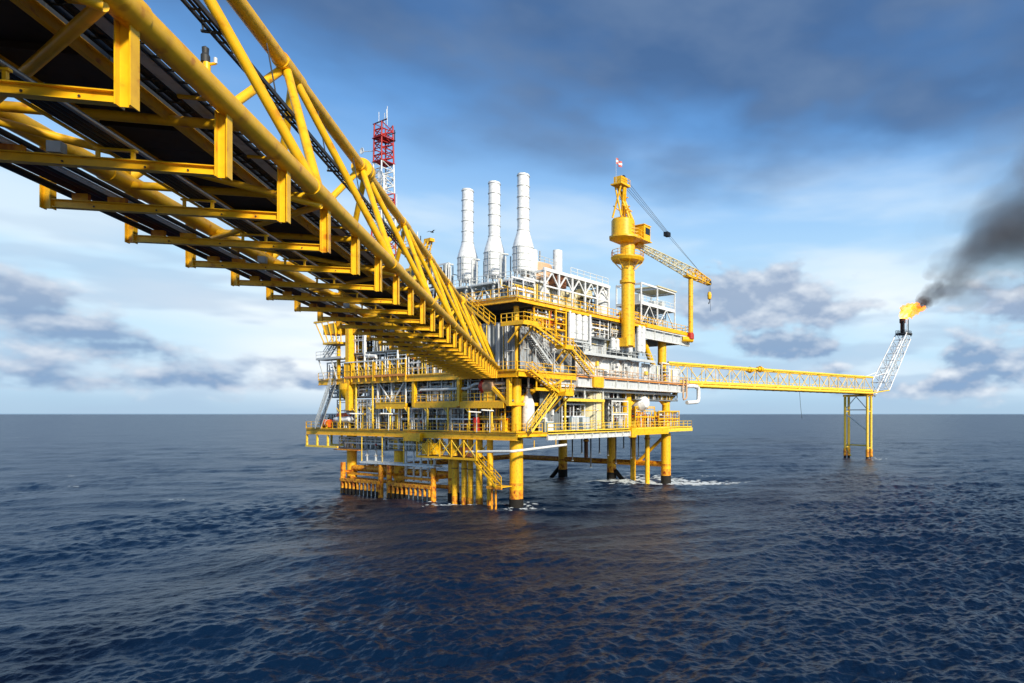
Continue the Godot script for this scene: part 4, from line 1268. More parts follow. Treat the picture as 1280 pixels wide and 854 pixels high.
	skid("white pipes and tanks between second crane and left edge of the top deck", "L", 26.0, 33.0, 1.0, 4.0, H4, 4.6, 241, "white")
	skid("grey pipework around the feet of the nearest exhaust stack", "R", -0.6, 3.6, 0.2, 4.0, H4, 3.0, 242, "white")
	skid("white machinery behind the right part of the white truss frame", "R", 13.6, 19.6, 1.6, 4.0, H4, 3.6, 243, "white")
	skid("low pipework beside the crane pedestal on the top deck", "R", 23.0, 26.6, -0.8, 3.0, H4, 2.0, 244, "yellow")
	skid("white pipework inside the white canopy tower", "R", 27.4, 36.4, 0.4, 4.0, H4, 3.2, 245, "white")
	skid("white pipes and fans standing behind the third exhaust stack", "R", 4.2, 10.0, 6.0, 5.0, H4, 4.0, 246, "white")


# ---------------------------------------------------------------- platform: single things
func make_stacks() -> void:
	var bs := [2.8, 8.4, 13.9]
	var lab := ["nearest and tallest looking white exhaust stack beside the white truss frame", "middle white exhaust stack of the three in a row", "farthest white exhaust stack, next to the yellow bridge"]
	for i in 3:
		var b: float = bs[i]
		var a := 4.0
		thing("exhaust_stack", lab[i], "exhaust stack", PLAT, V(a, b, H4), "white exhaust stacks in a row")
		# frame
		for da in [-1.9, 1.9]:
			for db in [-2.0, 2.0]:
				bar("frame_leg", V(a + da, b + db, H4), V(a + da, b + db, 29.7), 0.3, 0.3, "white")
			bar("frame_brace", V(a + da, b - 2.0, H4 + 0.2), V(a + da, b, 29.5), 0.16, 0.16, "white")
			bar("frame_brace", V(a + da, b + 2.0, H4 + 0.2), V(a + da, b, 29.5), 0.16, 0.16, "white")
		for db in [-2.0, 2.0]:
			bar("frame_brace", V(a - 1.9, b + db, H4 + 0.2), V(a, b + db, 29.5), 0.16, 0.16, "white")
		box("platform_floor", V(a, b, 29.78), Vector3(4.7, 0.16, 4.9), "light_grey")
		railing("platform_rail", [V(a - 2.2, b + 2.3, 29.86), V(a - 2.2, b - 2.3, 29.86), V(a + 2.2, b - 2.3, 29.86)], "white", null, 1.1, 1.1)
		lathe("duct_box", V(a, b, H4), [[0.0, 0.0], [1.0, 0.0], [1.0, 3.1], [0.0, 3.1]], "light_grey", 16)
		for t in 6:
			var an := TAU * t / 6.0
			bar("foot", V(a + 1.2 * cos(an), b + 1.2 * sin(an), 29.86), V(a + 1.2 * cos(an), b + 1.2 * sin(an), 31.4), 0.14, 0.14, "white")
		var body := lathe("silencer", V(a, b, 31.2), [[0.0, 0.0], [1.25, 0.0], [1.42, 0.2], [1.42, 3.3], [1.3, 3.9], [0.98, 5.0], [0.84, 5.5], [0.8, 5.6]], "white_clean", 32)
		for h in [31.7, 32.6, 33.5, 34.4]:
			lathe("stiffening_ring", V(a, b, h), [[1.42, 0.0], [1.48, 0.02], [1.48, 0.1], [1.42, 0.12]], "light_grey", 32, body)
		var pipe_part := lathe("chimney_pipe", V(a, b, 36.75), [[0.79, 0.0], [0.79, 7.75], [0.74, 7.75], [0.74, 7.0], [0.0, 7.0]], "white_clean", 32)
		for h in [36.8, 38.3, 39.8, 41.3, 42.8, 44.2]:
			lathe("joint_ring", V(a, b, h), [[0.79, 0.0], [0.87, 0.02], [0.87, 0.1], [0.79, 0.12]], "white", 32, pipe_part)
		ladder("ladder", V(a - 1.5, b - 0.7, 29.9), V(a - 1.5, b - 0.7, 34.6), Vector3(0, 0, 1), "light_grey")
		tube("vent_pipe", V(a + 1.9, b - 1.2, 29.9), V(a + 1.9, b - 1.2, 34.4), 0.09, "steel", 8)
		tube("vent_pipe", V(a - 1.8, b + 1.5, 29.9), V(a - 1.8, b + 1.5, 33.2), 0.12, "light_grey", 8)
		pipe("vent_pipe", [V(a - 2.1, b + 2.1, H4), V(a - 2.1, b + 2.1, 33.6), V(a - 1.2, b + 1.6, 33.6)], 0.14, "light_grey")

func lattice(called: String, p: Vector3, q: Vector3, w0: float, w1: float, up: Vector3, bays: int, rc: float, rb: float, mat: String) -> void:
	var z := (q - p).normalized()
	var x := up.cross(z).normalized()
	var y := z.cross(x)
	var cn := func(u: float, i: int, j: int) -> Vector3:
		var w := lerpf(w0, w1, u) / 2
		return p.lerp(q, u) + x * w * i + y * w * j
	for i in [-1, 1]:
		for j in [-1, 1]:
			tube(called + "_chord", cn.call(0.0, i, j), cn.call(1.0, i, j), rc, mat, 8)
	for n in bays:
		var u := float(n) / bays
		var u2 := float(n + 1) / bays
		for e in [[-1, -1, 1, -1], [1, -1, 1, 1], [1, 1, -1, 1], [-1, 1, -1, -1]]:
			tube(called + "_strut", cn.call(u, e[0], e[1]), cn.call(u, e[2], e[3]), rb, mat, 6)
			if n % 2 == 0: tube(called + "_brace", cn.call(u, e[0], e[1]), cn.call(u2, e[2], e[3]), rb, mat, 6)
			else: tube(called + "_brace", cn.call(u, e[2], e[3]), cn.call(u2, e[0], e[1]), rb, mat, 6)

func make_cranes() -> void:
	var a := 19.7
	var b := -3.2
	thing("pedestal_crane", "tall yellow pedestal crane with its boom laid down to the right", "crane", PLAT, V(a, b, 22.4))
	lathe("pedestal", V(a, b, 22.4), [[0.0, 0.0], [1.0, 0.0], [0.95, 1.0], [0.95, 9.4], [1.2, 9.5], [1.2, 9.9], [0.95, 10.0], [0.95, 12.2], [1.12, 13.8], [1.12, 15.5], [0.0, 15.5]], "yellow", 28)
	box("pedestal_foot", V(a, b + 0.5, 22.9), Vector3(2.1, 1.3, 2.2), "yellow_streaked")
	bar("pedestal_pipe", V(a + 0.9, b - 0.5, 23.0), V(a + 0.9, b - 0.5, 36.0), 0.2, 0.2, "yellow")
	var ring := lathe("ring_walkway", V(a, b, 35.1), [[1.0, 0.0], [2.3, 0.1], [2.55, 0.5], [2.55, 0.62], [1.0, 0.62]], "yellow_streaked", 24)
	var pts := []
	for i in 13: pts.append(V(a + 2.45 * cos(TAU * i / 12.0), b + 2.45 * sin(TAU * i / 12.0), 35.7))
	railing("ring_rail", pts, "yellow", null, 1.0, 1.0)
	for i in 8:
		var t := TAU * i / 8.0
		bar("ring_bracket", V(a + 1.15 * cos(t), b + 1.15 * sin(t), 34.1), V(a + 2.3 * cos(t), b + 2.3 * sin(t), 35.2), 0.12, 0.12, "yellow", ring)
	lathe("slew_platform", V(a - 0.7, b, 37.9), [[0.0, 0.0], [1.3, 0.0], [2.45, 0.5], [2.45, 0.75], [0.0, 0.75]], "yellow", 10)
	lathe("machinery_house", V(a - 1.1, b, 38.7), [[0.0, 0.0], [1.8, 0.0], [1.8, 2.4], [1.55, 2.6], [0.0, 2.6]], "yellow", 9)
	railing("house_rail", [V(a - 2.2, b - 1.0, 38.7), V(a - 0.5, b - 2.3, 38.7), V(a + 1.8, b - 1.9, 38.7)], "yellow")
	var cab := box("cab", V(a + 2.3, b - 1.2, 39.8), Vector3(1.7, 2.2, 1.7), "yellow")
	box("cab_window", V(a + 2.4, b - 2.06, 40.1), Vector3(1.2, 1.0, 0.06), "glass", cab)
	box("cab_window", V(a + 3.17, b - 1.2, 40.1), Vector3(0.06, 1.1, 1.3), "glass", cab)
	box("cab_roof", V(a + 2.3, b - 1.2, 41.0), Vector3(1.9, 0.12, 1.9), "yellow_streaked", cab)
	box("cab_floor", V(a + 2.1, b - 1.0, 38.6), Vector3(2.6, 0.14, 2.4), "yellow_streaked")
	# mast frame above the house
	var top := V(a - 1.9, b, 46.1)
	for s in [-0.8, 0.8]:
		tube("mast_leg", V(a - 2.7, b + s, 41.3), top + Vector3(-0.5, 0, s * 0.7), 0.14, "yellow_streaked", 10)
		tube("mast_leg", V(a + 0.3, b + s, 41.3), top + Vector3(0.5, 0, s * 0.7), 0.22, "yellow_streaked", 10)
		tube("mast_leg", V(a - 0.5, b + s, 41.3), top + Vector3(0.2, 0, s * 0.7), 0.2, "yellow_streaked", 10)
		tube("mast_tie", V(a - 2.5, b + s, 43.1), V(a + 0.0, b + s, 42.7), 0.08, "yellow_streaked", 8)
	for h in [42.2, 43.4, 44.6]:
		var u: float = (h - 41.3) / 4.8
		bar("mast_rung", V(lerpf(a + 0.3, a - 1.4, u), b - 0.75, h), V(lerpf(a + 0.3, a - 1.4, u), b + 0.75, h), 0.12, 0.12, "yellow_streaked")
	box("sheave_platform", top + Vector3(0.1, 0.1, 0), Vector3(2.3, 0.2, 2.0), "yellow_streaked")
	box("sheave_box", top + Vector3(0.1, 0.8, 0), Vector3(1.5, 1.0, 1.4), "yellow_streaked")
	tube("sheave", top + Vector3(0.5, 1.3, -0.4), top + Vector3(0.5, 1.3, 0.4), 0.45, "black", 14)
	railing("sheave_rail", [top + Vector3(-1.0, 0.2, 0.95), top + Vector3(1.2, 0.2, 0.95)], "yellow", null, 0.9, 0.9)
	# boom, lying on its rest
	var foot := V(a + 2.0, b, 38.4)
	var tip := V(46.6, -2.6, 37.0)
	var mid := foot.lerp(tip, 0.72)
	lattice("boom", foot.lerp(tip, 0.06), mid, 0.7, 1.5, Vector3.UP, 12, 0.1, 0.055, "cream")
	lattice("boom_head", mid, tip, 1.5, 0.8, Vector3.UP, 6, 0.11, 0.06, "yellow")
	tube("boom_sheave", tip + Vector3(0, -0.1, -0.35), tip + Vector3(0, -0.1, 0.35), 0.5, "dark_grey", 12)
	box("boom_hinge", foot + Vector3(0.4, 0, 0), Vector3(1.6, 0.9, 1.6), "yellow")
	var blk := V(31.4, -2.9, 42.3)
	for s in [-0.32, -0.12, 0.12, 0.32]:
		tube("luffing_rope", top + Vector3(0.9, 1.0, s * 2.0), blk + Vector3(0, 0.2, s), 0.035, "steel", 5)
	box("rope_block", blk, Vector3(1.0, 0.7, 0.8), "black")
	tube("luffing_rope", blk + Vector3(0.3, 0, 0.2), V(43.0, -2.7, 38.3), 0.03, "steel", 5)
	tube("luffing_rope", blk + Vector3(0.3, 0, -0.2), V(43.0, -2.7, 38.3), 0.03, "steel", 5)
	tube("hoist_rope", tip + Vector3(0.2, -0.5, 0), V(46.8, -2.6, 35.2), 0.035, "dark_grey", 5)
	tube("hoist_rope", tip + Vector3(0.5, -0.4, 0.1), V(47.1, -2.7, 31.6), 0.03, "dark_grey", 5)
	lathe("hook_block", V(46.9, -2.6, 33.7), [[0.0, 0.0], [0.35, 0.2], [0.42, 0.9], [0.3, 1.5], [0.0, 1.6]], "yellow_streaked", 12)
	pipe("hook", [V(46.9, -2.6, 33.8), V(46.9, -2.6, 33.2), V(46.6, -2.6, 32.9), V(46.6, -2.6, 33.2)], 0.08, "dark_grey", null, 7)

	thing("crane_flag", "small white and red flag flying above the tall crane", "flag", PLAT, top + Vector3(-1.0, 1.4, 0))
	tube("flag_pole", top + Vector3(-1.0, 0.2, 0), top + Vector3(-1.0, 3.9, 0), 0.03, "light_grey", 6)
	for k in 3:
		var mb := MB.new()
		for i in 6:
			var x0 := i * 0.22
			var x1 := x0 + 0.22
			var y0 := 3.0 + 0.3 * k - x0 * 0.1 + 0.06 * sin(i * 1.4)
			var y1 := 3.0 + 0.3 * k - x1 * 0.1 + 0.06 * sin((i + 1) * 1.4)
			var z0 := 0.14 * sin(i * 1.2)
			var z1 := 0.14 * sin((i + 1) * 1.2)
			var c := top + Vector3(-0.97, 0, 0) - O
			mb.quad(c + Vector3(x0, y0, z0), c + Vector3(x0, y0 + 0.29, z0), c + Vector3(x1, y1 + 0.29, z1), c + Vector3(x1, y1, z1))
			mb.quad(c + Vector3(x1, y1, z1 - 0.02), c + Vector3(x1, y1 + 0.29, z1 - 0.02), c + Vector3(x0, y0 + 0.29, z0 - 0.02), c + Vector3(x0, y0, z0 - 0.02))
		put("flag_stripe", mb.done(), ["red", "white_clean", "red"][k])

	thing("boom_rest", "slim yellow post with red foot holding up the crane boom at the deck's right end", "boom rest", PLAT, V(39.3, -2.9, H4 - 1.4))
	tube("post", V(39.3, -2.9, 26.6), V(39.3, -2.9, 36.4), 0.44, "yellow", 18)
	lathe("foot", V(39.3, -2.9, 25.4), [[0.0, 0.0], [0.6, 0.1], [0.6, 0.9], [0.46, 1.2]], "red", 16)
	tube("side_arm", V(37.6, -2.0, 25.4), V(39.8, -2.9, 25.4), 0.5, "yellow", 14)
	box("cradle", V(39.1, -2.9, 36.5), Vector3(3.0, 0.3, 1.2), "yellow")
	box("cradle_horn", V(39.1, -3.5, 36.9), Vector3(0.4, 0.7, 0.2), "yellow")
	box("cradle_horn", V(39.1, -2.3, 36.9), Vector3(0.4, 0.7, 0.2), "yellow")

	# the second crane, seen end on behind the bridge
	var c := 8.0
	var d := 30.2
	thing("pedestal_crane", "smaller yellow crane seen end on behind the bridge, left of the exhaust stacks", "crane", PLAT, V(c, d, H4))
	lathe("pedestal", V(c, d, H4), [[0.0, 0.0], [1.2, 0.0], [1.2, 7.0], [0.0, 7.0]], "yellow", 20)
	box("machinery_house", V(c, d, 34.6), Vector3(3.2, 2.2, 3.0), "yellow")
	box("house_window", V(c - 1.62, d - 0.5, 34.8), Vector3(0.05, 0.8, 0.7), "glass")
	box("house_window", V(c - 1.62, d + 0.7, 34.8), Vector3(0.05, 0.8, 0.7), "glass")
	lathe("ring_walkway", V(c, d + 1.2, 38.0), [[0.0, 0.0], [1.6, 0.0], [2.5, 0.6], [2.5, 0.8], [0.0, 0.8]], "yellow_streaked", 12)
	railing("top_rail", [V(c - 2.2, d + 3.4, 38.8), V(c - 2.2, d - 0.8, 38.8)], "yellow")
	for s in [-1.0, 1.0]:
		tube("mast_leg", V(c - 0.8, d + s * 1.4, 35.7), V(c, d + s * 0.5 + 0.5, 40.0), 0.22, "yellow", 10)
		tube("mast_leg", V(c + 1.0, d + s * 1.4, 35.7), V(c, d + s * 0.5 + 0.5, 40.0), 0.2, "yellow", 10)
	lattice("boom", V(c - 1.4, d - 1.8, 35.2), V(c - 1.0, d - 3.6, 39.6), 1.3, 0.7, Vector3.RIGHT, 5, 0.1, 0.05, "yellow")
	box("boom_top", V(c - 1.0, d - 3.7, 39.7), Vector3(0.8, 0.5, 1.6), "yellow_streaked")
	tube("lamp_post", V(c, d + 0.6, 40.0), V(c, d + 0.6, 42.0), 0.09, "white", 8)
	tube("lamp_post", V(c, d - 0.2, 40.0), V(c, d - 0.2, 41.2), 0.07, "dark_grey", 8)

func make_mast() -> void:
	var a := 7.0
	var b := 38.4
	thing("radio_mast", "red and white lattice radio mast rising behind the bridge", "mast", PLAT, V(a, b, H4 - 8.0))
	var bands := [[18.6, 34.0, "white"], [34.0, 39.0, "white"], [39.0, 43.0, "red"], [43.0, 46.5, "white"], [46.5, 49.5, "red"], [49.5, 54.5, "white"], [54.5, 61.0, "red"]]
	var wd := func(h: float) -> float: return lerpf(1.7, 1.0, (h - 18.6) / 43.0)
	for bd in bands:
		var n := maxi(2, roundi((bd[1] - bd[0]) / 1.15))
		for i in n:
			var h0 := lerpf(bd[0], bd[1], float(i) / n)
			var h1 := lerpf(bd[0], bd[1], float(i + 1) / n)
			var w0: float = wd.call(h0)
			var w1: float = wd.call(h1)
			for e in [[-1, -1, 1, -1], [1, -1, 1, 1], [1, 1, -1, 1], [-1, 1, -1, -1]]:
				tube("leg", V(a + e[0] * w0, b + e[1] * w0, h0), V(a + e[0] * w1, b + e[1] * w1, h1), 0.13, bd[2], 6)
				tube("strut", V(a + e[0] * w0, b + e[1] * w0, h0), V(a + e[2] * w0, b + e[3] * w0, h0), 0.08, bd[2], 6)
				var s := 1 if i % 2 == 0 else 0
				tube("lattice_brace", V(a + e[0 if s else 2] * w0, b + e[1 if s else 3] * w0, h0), V(a + e[2 if s else 0] * w1, b + e[3 if s else 1] * w1, h1), 0.075, bd[2], 6)
	for h in [48.0, 54.5, 58.5]:
		box("service_platform", V(a, b, h), Vector3(2.6, 0.12, 2.6), "red")
	bar("cross_arm", V(a - 1.0, b + 1.4, 61.0), V(a - 1.0, b - 2.4, 61.0), 0.14, 0.14, "dark_red")
	bar("cross_arm", V(a, b - 0.8, 58.9), V(a, b - 3.2, 58.9), 0.1, 0.1, "dark_grey")
	bar("cross_arm", V(a, b - 0.8, 57.6), V(a, b - 3.2, 57.6), 0.1, 0.1, "dark_grey")
	bar("cross_arm", V(a, b - 3.0, 57.4), V(a, b - 3.0, 59.4), 0.1, 0.1, "dark_grey")
	for r in [[-0.6, 0.4, 61.0, 63.0], [0.4, -0.4, 61.0, 64.2], [0.7, 0.8, 61.0, 63.5], [-1.0, -2.3, 61.0, 62.6]]:
		tube("whip_antenna", V(a + r[0], b + r[1], r[2]), V(a + r[0], b + r[1], r[3]), 0.045, "white", 6)
	for r in [[-1.6, 3.2, 56.6, 0.55], [-1.6, -1.9, 51.6, 0.7], [-1.6, 1.7, 47.4, 0.6], [-1.7, 0.2, 44.6, 0.5], [-1.7, -1.6, 48.8, 0.5]]:
		var dish := lathe("dish_antenna", V(a + r[0], b + r[1], r[2]), [[0.0, 0.0], [r[3] * 0.6, 0.08], [r[3], 0.3], [r[3] * 0.95, 0.34], [0.0, 0.2]], "white_clean", 16, null, Basis(Vector3(0, 0, 1), PI / 2))
		tube("dish_arm", V(a + r[0] + 0.1, b + r[1], r[2]), V(a - 0.6, b + clampf(r[1], -1, 1), r[2]), 0.06, "light_grey", 6, dish)
	for r in [[-1.4, -2.2, 49.0], [-1.4, 2.3, 50.0], [-1.4, 2.2, 44.0]]:
		tube("panel_antenna", V(a + r[0], b + r[1], r[2]), V(a + r[0], b + r[1], r[2] + 2.6), 0.14, "white_clean", 8)
		bar("antenna_arm", V(a + r[0], b + r[1], r[2] + 1.0), V(a - 1.0, b, r[2] + 1.0), 0.06, 0.06, "light_grey")
	# a lone whip to the right of the mast
	thing("whip_aerial", "single thin white whip aerial standing right of the radio mast", "aerial", PLAT, V(6.0, 33.4, H4))
	tube("base_tube", V(6, 33.4, H4), V(6, 33.4, 37.0), 0.14, "white", 8)
	tube("whip", V(6, 33.4, 37.0), V(6, 33.4, 48.0), 0.05, "white", 6)

func make_upper_things() -> void:
	# white truss frame
	thing("truss_frame", "white truss frame along the top deck between the stacks and the crane", "frame", PLAT, V(11, -0.9, H4))
	var n := 5
	for i in n + 1:
		var a := 4.2 + 2.75 * i
		bar("post", V(a, -0.9, H4), V(a, -0.9, 31.2), 0.24, 0.24, "white_clean")
		bar("post", V(a, 3.4, H4), V(a, 3.4, 31.2), 0.24, 0.24, "white")
		bar("cross_beam", V(a, -0.7, 31.1), V(a, 3.3, 31.1), 0.2, 0.3, "white")
		if i < n:
			bar("diagonal_brace", V(a, -0.9, 29.2), V(a + 1.37, -0.9, 31.0), 0.16, 0.16, "white_clean")
			bar("diagonal_brace", V(a + 2.75, -0.9, 29.2), V(a + 1.37, -0.9, 31.0), 0.16, 0.16, "white_clean")
	bar("top_beam", V(4.0, -0.9, 31.3), V(18.2, -0.9, 31.3), 0.3, 0.42, "white_clean")
	bar("top_beam", V(4.0, 3.4, 31.3), V(18.2, 3.4, 31.3), 0.3, 0.42, "white")
	bar("tie_beam", V(4.0, -0.9, 29.1), V(18.2, -0.9, 29.1), 0.16, 0.2, "white_clean")
	railing("roof_rail", [V(9.5, -0.8, 31.5), V(18.0, -0.8, 31.5)], "white")
	for i in range(2, 5): box("roof_panel", V(5.55 + 2.75 * i, 1.3, 31.48), Vector3(2.6, 0.06, 4.0), "light_grey")
	# louvred boxes
	for u in [[7.6, 0.2, 30.3, 2.2, 1.7, 1.8, "brown louvred cooler box inside the white truss frame"], [13.6, 0.4, 29.6, 2.0, 1.2, 1.8, "cream cooler box in the right half of the white truss frame"]]:
		thing("cooler_box", u[6], "cooler", PLAT, V(u[0], u[1], u[2] - u[4] / 2))
		var bm := "brown" if u[6].begins_with("brown") else "cream"
		box("casing", V(u[0], u[1], u[2]), Vector3(u[3], u[4], u[5]), bm)
		for k in 4: box("louvre", V(u[0], u[1] - u[5] / 2 - 0.04, u[2] - u[4] / 2 + (k + 0.5) * u[4] / 4), Vector3(u[3] - 0.3, 0.1, 0.08), bm)
		bar("carrier_beam", V(u[0] - u[3] / 2, u[1] - 0.3, u[2] - u[4] / 2 - 0.1), V(u[0] + u[3] / 2, u[1] - 0.3, u[2] - u[4] / 2 - 0.1), 0.2, 0.2, "dark_grey")
		for e in [-1, 1]: bar("carrier_leg", V(u[0] + e * u[3] * 0.4, u[1] + 0.5, H4), V(u[0] + e * u[3] * 0.4, u[1] + 0.5, u[2] - u[4] / 2), 0.14, 0.14, "white")
	thing("turbine_housing", "large peach coloured drum housing on top of the cream wall", "housing", PLAT, V(6.6, 2.4, 29.5))
	lathe("drum", V(6.4, 2.6, 29.5), [[0.0, 0.0], [2.1, 0.0], [2.1, 2.9], [1.9, 3.2], [0.0, 3.3]], "peach", 20)
	railing("roof_rail", [V(4.6, 1.2, 32.7), V(8.2, 1.2, 32.7)], "light_grey", null, 0.9, 0.9)
	box("support", V(6.4, 2.6, 28.05), Vector3(3.0, 2.9, 3.0), "light_grey")
	for u in [[4.6, 1.6, 31.4, 34.2, 0.62, "stubby white vent stack right of the nearest exhaust stack"], [9.9, 2.0, 31.4, 35.4, 0.66, "taller stubby white vent stack above the middle of the truss frame"]]:
		thing("vent_stack", u[5], "vent stack", PLAT, V(u[0], u[1], H4), "stubby white vent stacks")
		lathe("pipe", V(u[0], u[1], H4), [[0.0, 0.0], [u[4] * 0.7, 0.0], [u[4] * 0.7, u[2] - H4 - 0.4], [u[4], u[2] - H4], [u[4], u[3] - H4], [u[4] * 0.9, u[3] - H4], [u[4] * 0.9, u[3] - H4 - 0.6], [0.0, u[3] - H4 - 0.6]], "white_clean", 20)
		lathe("base_flange", V(u[0], u[1], u[2] - 0.2), [[u[4], 0.0], [u[4] + 0.15, 0.0], [u[4] + 0.15, 0.15], [u[4], 0.15]], "light_grey", 20)
	thing("air_cooler", "white rounded air cooler at the right end of the truss frame", "cooler", PLAT, V(17.9, 0.2, H4))
	lathe("drum", V(17.9, 0.4, H4), [[0.0, 0.0], [1.1, 0.0], [1.1, 3.8], [0.8, 4.6], [0.0, 4.9]], "white_clean", 18)
	lathe("hoop", V(17.9, 0.4, H4 + 2.0), [[1.1, 0.0], [1.18, 0.0], [1.18, 0.15], [1.1, 0.15]], "light_grey", 18)
	# white canopy tower
	thing("canopy_tower", "white open steel tower with canopy roof at the right end of the top deck", "tower", PLAT, V(31.5, 0.6, H4))
	for a in [26.2, 31.0, 36.6]:
		for b in [-1.2, 3.8]:
			bar("post", V(a, b, H4), V(a, b, 33.4), 0.2, 0.2, "white_clean")
		bar("cross_beam", V(a, -1.2, 30.1), V(a, 3.8, 30.1), 0.2, 0.28, "white")
		bar("cross_beam", V(a, -1.2, 33.3), V(a, 3.8, 33.3), 0.2, 0.28, "white")
	for b in [-1.2, 3.8]:
		bar("long_beam", V(26.2, b, 30.1), V(36.6, b, 30.1), 0.2, 0.3, "white_clean")
		bar("long_beam", V(26.2, b, 33.4), V(36.6, b, 33.4), 0.2, 0.3, "white_clean")
		for e in [[26.2, 28.6], [31.0, 28.6], [31.0, 33.8], [36.6, 33.8]]:
			bar("diagonal_brace", V(e[0], b, H4 + 0.2), V(e[1], b, 30.0), 0.14, 0.14, "white_clean")
	box("middle_floor", V(31.4, 1.3, 30.3), Vector3(10.6, 0.1, 5.2), "light_grey")
	railing("floor_rail", [V(26.2, -1.2, 30.35), V(36.6, -1.2, 30.35)], "white")
	box("canopy_roof", V(33.8, 1.3, 33.65), Vector3(6.2, 0.2, 5.6), "cream")
	for e in [[28.0, 0.6, 1.3, 1.6], [32.6, 0.8, 1.0, 1.2], [35.2, 0.9, 0.9, 1.5]]:
		box("motor_box", V(e[0], e[1], 30.35 + e[3] / 2), Vector3(e[2], e[3], 1.2), "light_grey")

func make_cylinders() -> void:
	# upright cylinders on the right face
	var sets := [
		[[8.4, 9.7, 11.0], -2.0, 22.3, 3.6, 0.5, "white upright cylinder of the tall trio left of the beige racks", "tall white cylinders on the right face"],
		[[17.6, 18.7, 19.8, 20.9, 22.0], -2.0, H3 + 0.9, 1.95, 0.42, "short white upright cylinder in the row of five", "short white cylinders on the right face"],
		[[24.3, 25.4], -2.1, 21.9, 4.2, 0.42, "slim white upright cylinder of the pair right of the crane pedestal", "slim pair of white cylinders"]]
	for s in sets:
		var xs: Array = s[0]
		for i in xs.size():
			var where: String = ["leftmost ", "second from left, ", "third from left, ", "fourth from left, ", "rightmost "][i if i < xs.size() - 1 else 4]
			thing("upright_cylinder", where + s[5], "cylinder", PLAT, V(xs[i], s[1], s[2]), s[6])
			var r: float = s[4]
			lathe("shell", V(xs[i], s[1], s[2]), [[0.0, 0.0], [r * 0.8, 0.0], [r, 0.15], [r, s[3] - 0.2], [r * 0.7, s[3]], [0.0, s[3] + 0.05]], "white_clean", 18)
			for k in 2: lathe("strap", V(xs[i], s[1], s[2] + s[3] * (0.25 + 0.5 * k)), [[r, 0.0], [r + 0.03, 0.0], [r + 0.03, 0.1], [r, 0.1]], "light_grey", 18)
			tube("drain_pipe", V(xs[i], s[1], s[2] - 0.5), V(xs[i], s[1], s[2] + 0.05), 0.07, "mid_grey", 8)
	thing("cylinder_rack", "white steel frame holding the tall trio of cylinders", "frame", PLAT, V(9.7, -1.3, H3 + 0.8))
	for a in [7.6, 11.9]:
		bar("post", V(a, -2.25, 21.0), V(a, -2.25, 26.1), 0.3, 0.3, "white_clean")
	for h in [21.5, 22.1]: bar("cross_beam", V(7.5, -2.05, h), V(12.0, -2.05, h), 0.5, 0.2, "light_grey")
	bar("cross_beam", V(7.5, -1.5, 25.9), V(12.0, -1.5, 25.9), 0.3, 0.2, "white")
	for a in [7.7, 11.8]: bar("arm", V(a, -1.4, 21.4), V(a, 0.5, 21.4), 0.2, 0.2, "light_grey")
	thing("cylinder_shelf", "grey shelf carrying the row of five short cylinders", "frame", PLAT, V(19.8, -1.3, H3))
	bar("shelf", V(16.9, -2.0, H3 + 0.7), V(22.7, -2.0, H3 + 0.7), 1.0, 0.16, "mid_grey")
	bar("back_rail", V(16.9, -1.5, H3 + 2.6), V(22.7, -1.5, H3 + 2.6), 0.12, 0.14, "light_grey")
	for i in 5: bar("leg", V(17.0 + 1.42 * i, -2.0, H3 + 0.1), V(17.0 + 1.42 * i, -2.0, H3 + 0.65), 0.12, 0.12, "dark_grey")
	# ribbed bin rack, yellow
	thing("valve_rack", "yellow ladder shaped valve rack left of the tall cylinders", "rack", PLAT, V(5.6, -1.4, 21.4))
	for a in [4.9, 6.9]: bar("upright", V(a, -2.2, 21.2), V(a, -2.2, 26.1), 0.2, 0.2, "yellow")
	for i in 6:
		bar("rung", V(4.9, -2.2, 21.7 + 0.8 * i), V(6.9, -2.2, 21.7 + 0.8 * i), 0.14, 0.14, "yellow")
		box("valve", V(5.4 + 0.5 * (i % 2), -2.05, 22.0 + 0.8 * i), Vector3(0.5, 0.3, 0.4), ["dark_red", "dark_grey", "light_grey"][i % 3])

